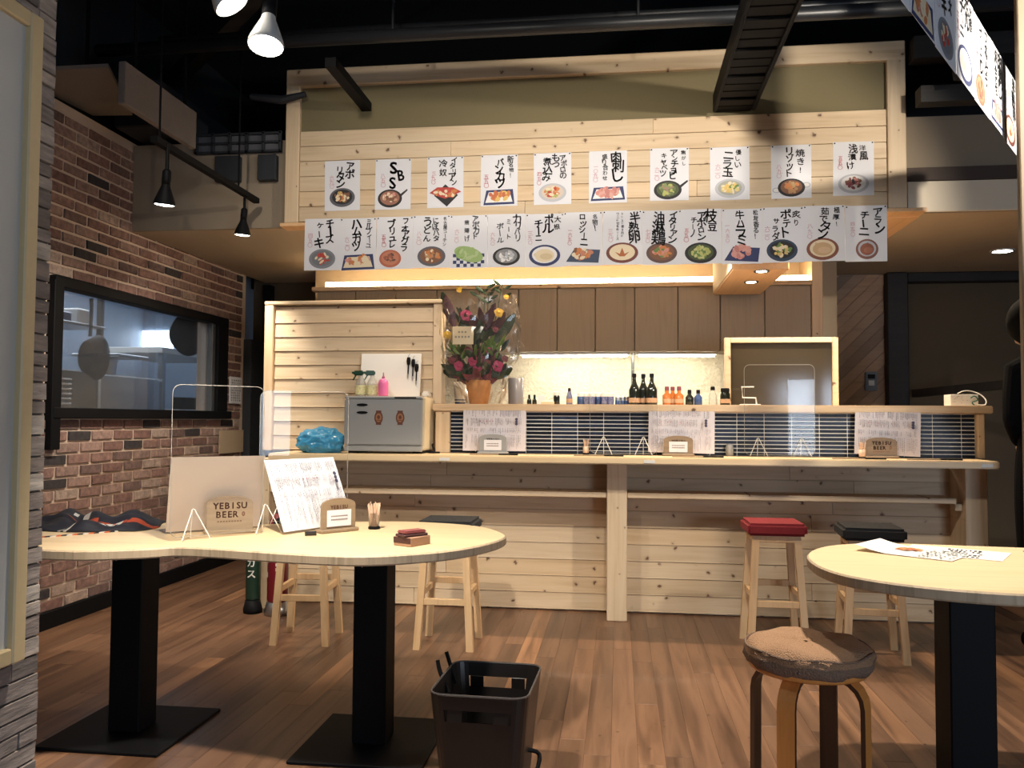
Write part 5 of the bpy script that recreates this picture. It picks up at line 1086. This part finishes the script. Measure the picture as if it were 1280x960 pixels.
for k, (lab, cols, price, spec) in enumerate(LO):
    poster((-1.897+LW*k, HY-.024-.0012*(k % 2), 2.047+(0, -.004, 0, .003, -.002)[k % 5]), 0, LW-.0005, .316, 'menu poster in the hanging strip '+lab, cols, price, spec, 'posters hanging in the lower strip', k in (4, 5), 400+k, rad((.15, -.2, .1)[k % 3]))
# angled strip of posters on the dark beam at the right
ang = math.atan2(.84, .54); dx, dy = math.cos(ang), math.sin(ang)
tag(obj('ceiling_beam', beam(bmesh.new(), (.80-.5*dx-.03*dy, 2.42-.5*dy+.03*dx, 2.60), (.80+2.0*dx-.03*dy, 2.42+2.0*dy+.03*dx, 2.60), .03, .04), 'blackm'), 'dark angled beam carrying the strip of posters near the pillar', 'beam')
RS = [LO[3], LO[1], LO[0], LO[6], LO[2], UP[5], LO[8], LO[9]]
for k, src in enumerate(RS):
    s = .275*(k-1)+.03
    poster((.80+dx*s, 2.42+dy*s, 2.303+.004*(k % 2)), ang, .270, .325, 'poster on the angled beam '+src[0], src[1], src[2], src[3], 'posters on the angled beam', False, 500+k, 0, False)

# ================================================================== PERSON
ps = thing('person', 'person in black clothes with short black hair beside the counter end', 'person', (2.165, 4.53, 0), math.pi)
verts = [(0, 0, .98), (0, 0, 1.15), (-.005, 0, 1.32), (-.02, 0, 1.44), (-.05, -.005, 1.52), (-.075, -.01, 1.60), (-.085, -.01, 1.69),
         (-.10, 0, .90), (-.105, -.02, .50), (-.105, .02, .10), (-.105, -.10, .035), (.10, 0, .90), (.105, -.02, .50), (.105, .02, .10), (.105, -.10, .035),
         (-.175, 0, 1.41), (-.205, .03, 1.16), (-.11, -.12, 1.05), (-.07, -.155, 1.04), (.165, 0, 1.41), (.21, .03, 1.16), (.115, -.12, 1.05), (.07, -.155, 1.04)]
edges = [(0, 1), (1, 2), (2, 3), (3, 4), (4, 5), (5, 6), (0, 7), (7, 8), (8, 9), (9, 10), (0, 11), (11, 12), (12, 13), (13, 14), (3, 15), (15, 16), (16, 17), (17, 18), (3, 19), (19, 20), (20, 21), (21, 22)]
radii = [(.16, .11), (.145, .10), (.165, .11), (.12, .09), (.055, .055), (.075, .085), (.075, .09), (.095, .095), (.065, .065), (.045, .045), (.045, .035), (.095, .095), (.065, .065), (.045, .045), (.045, .035), (.06, .06), (.047, .047), (.034, .034), (.030, .02), (.06, .06), (.047, .047), (.034, .034), (.030, .02)]
verts = [(-a, b, c) for a, b, c in verts]
me = bpy.data.meshes.new('body'); me.from_pydata(verts, edges, []); bo = link('body', me, 'cloth', ps)
bo.modifiers.new('skin', 'SKIN'); sv = me.skin_vertices[0].data
for i, r_ in enumerate(radii): sv[i].radius = r_; sv[i].use_root = (i == 0)
bo.modifiers.new('sub', 'SUBSURF').levels = 2; bo.modifiers['sub'].render_levels = 2
bm = bmesh.new(); bmesh.ops.create_icosphere(bm, subdivisions=4, radius=1)
for v in bm.verts:
    d = v.co.normalized(); n1 = noise.noise(d*6)*.02
    v.co = Vector((d.x*.112*(1+n1), d.y*.122*(1+n1)+.012, d.z*(.128 if d.z > 0 else .125)*(1+n1*.5)))
obj('hair', bm, 'hair', ps, (.095, .0, 1.662), smooth=True)
hd = lathe(bmesh.new(), [(.02, -.12), (.055, -.10), (.07, -.05), (.074, .02), (.055, .08)], 20); fa = obj('face', hd, 'skin', ps, (.085, -.055, 1.66), smooth=True)
for sx in (-1, 1): obj('eye', lathe(bmesh.new(), [(.010, 0), (.008, .004), (.001, .006)], 10), 'black', fa, (sx*.03, -.073, .0), (rad(90), 0, 0)); obj('ear', lathe(bmesh.new(), [(.008, -.03), (.016, 0), (.010, .03)], 10), 'skin', fa, (sx*.080, .02, -.02))
obj('nose', lathe(bmesh.new(), [(.014, -.025), (.010, 0), (.005, .02)], 8), 'skin', fa, (0, -.080, -.02)); obj('mouth', bevbox(-.022, .022, -.075, -.066, -.068, -.060, .003), pm('lips', (.35, .15, .12), .5), fa)
for s_, px in ((-1, -.125), (1, .12)):
    h_ = obj('hand', bevbox(-.018, .018, -.036, .036, -.05, .045, .012, 2), 'skin', ps, (px*.5, -.18, 1.03), (rad(-75), 0, 0), smooth=True)
    for k in range(4): L = (.062, .072, .068, .052)[k]; y_ = -.027+.018*k; obj('finger', tube(bmesh.new(), [(0, y_, -.045), (s_*-.004, y_, -.045-L*.5), (s_*-.018, y_-.004, -.045-L)], [.0085, .008, .0065], 8), 'skin', h_, smooth=True)
    obj('thumb', tube(bmesh.new(), [(0, -.033, .005), (s_*-.008, -.052, -.025), (s_*-.012, -.052, -.055)], [.010, .009, .0075], 8), 'skin', h_, smooth=True)
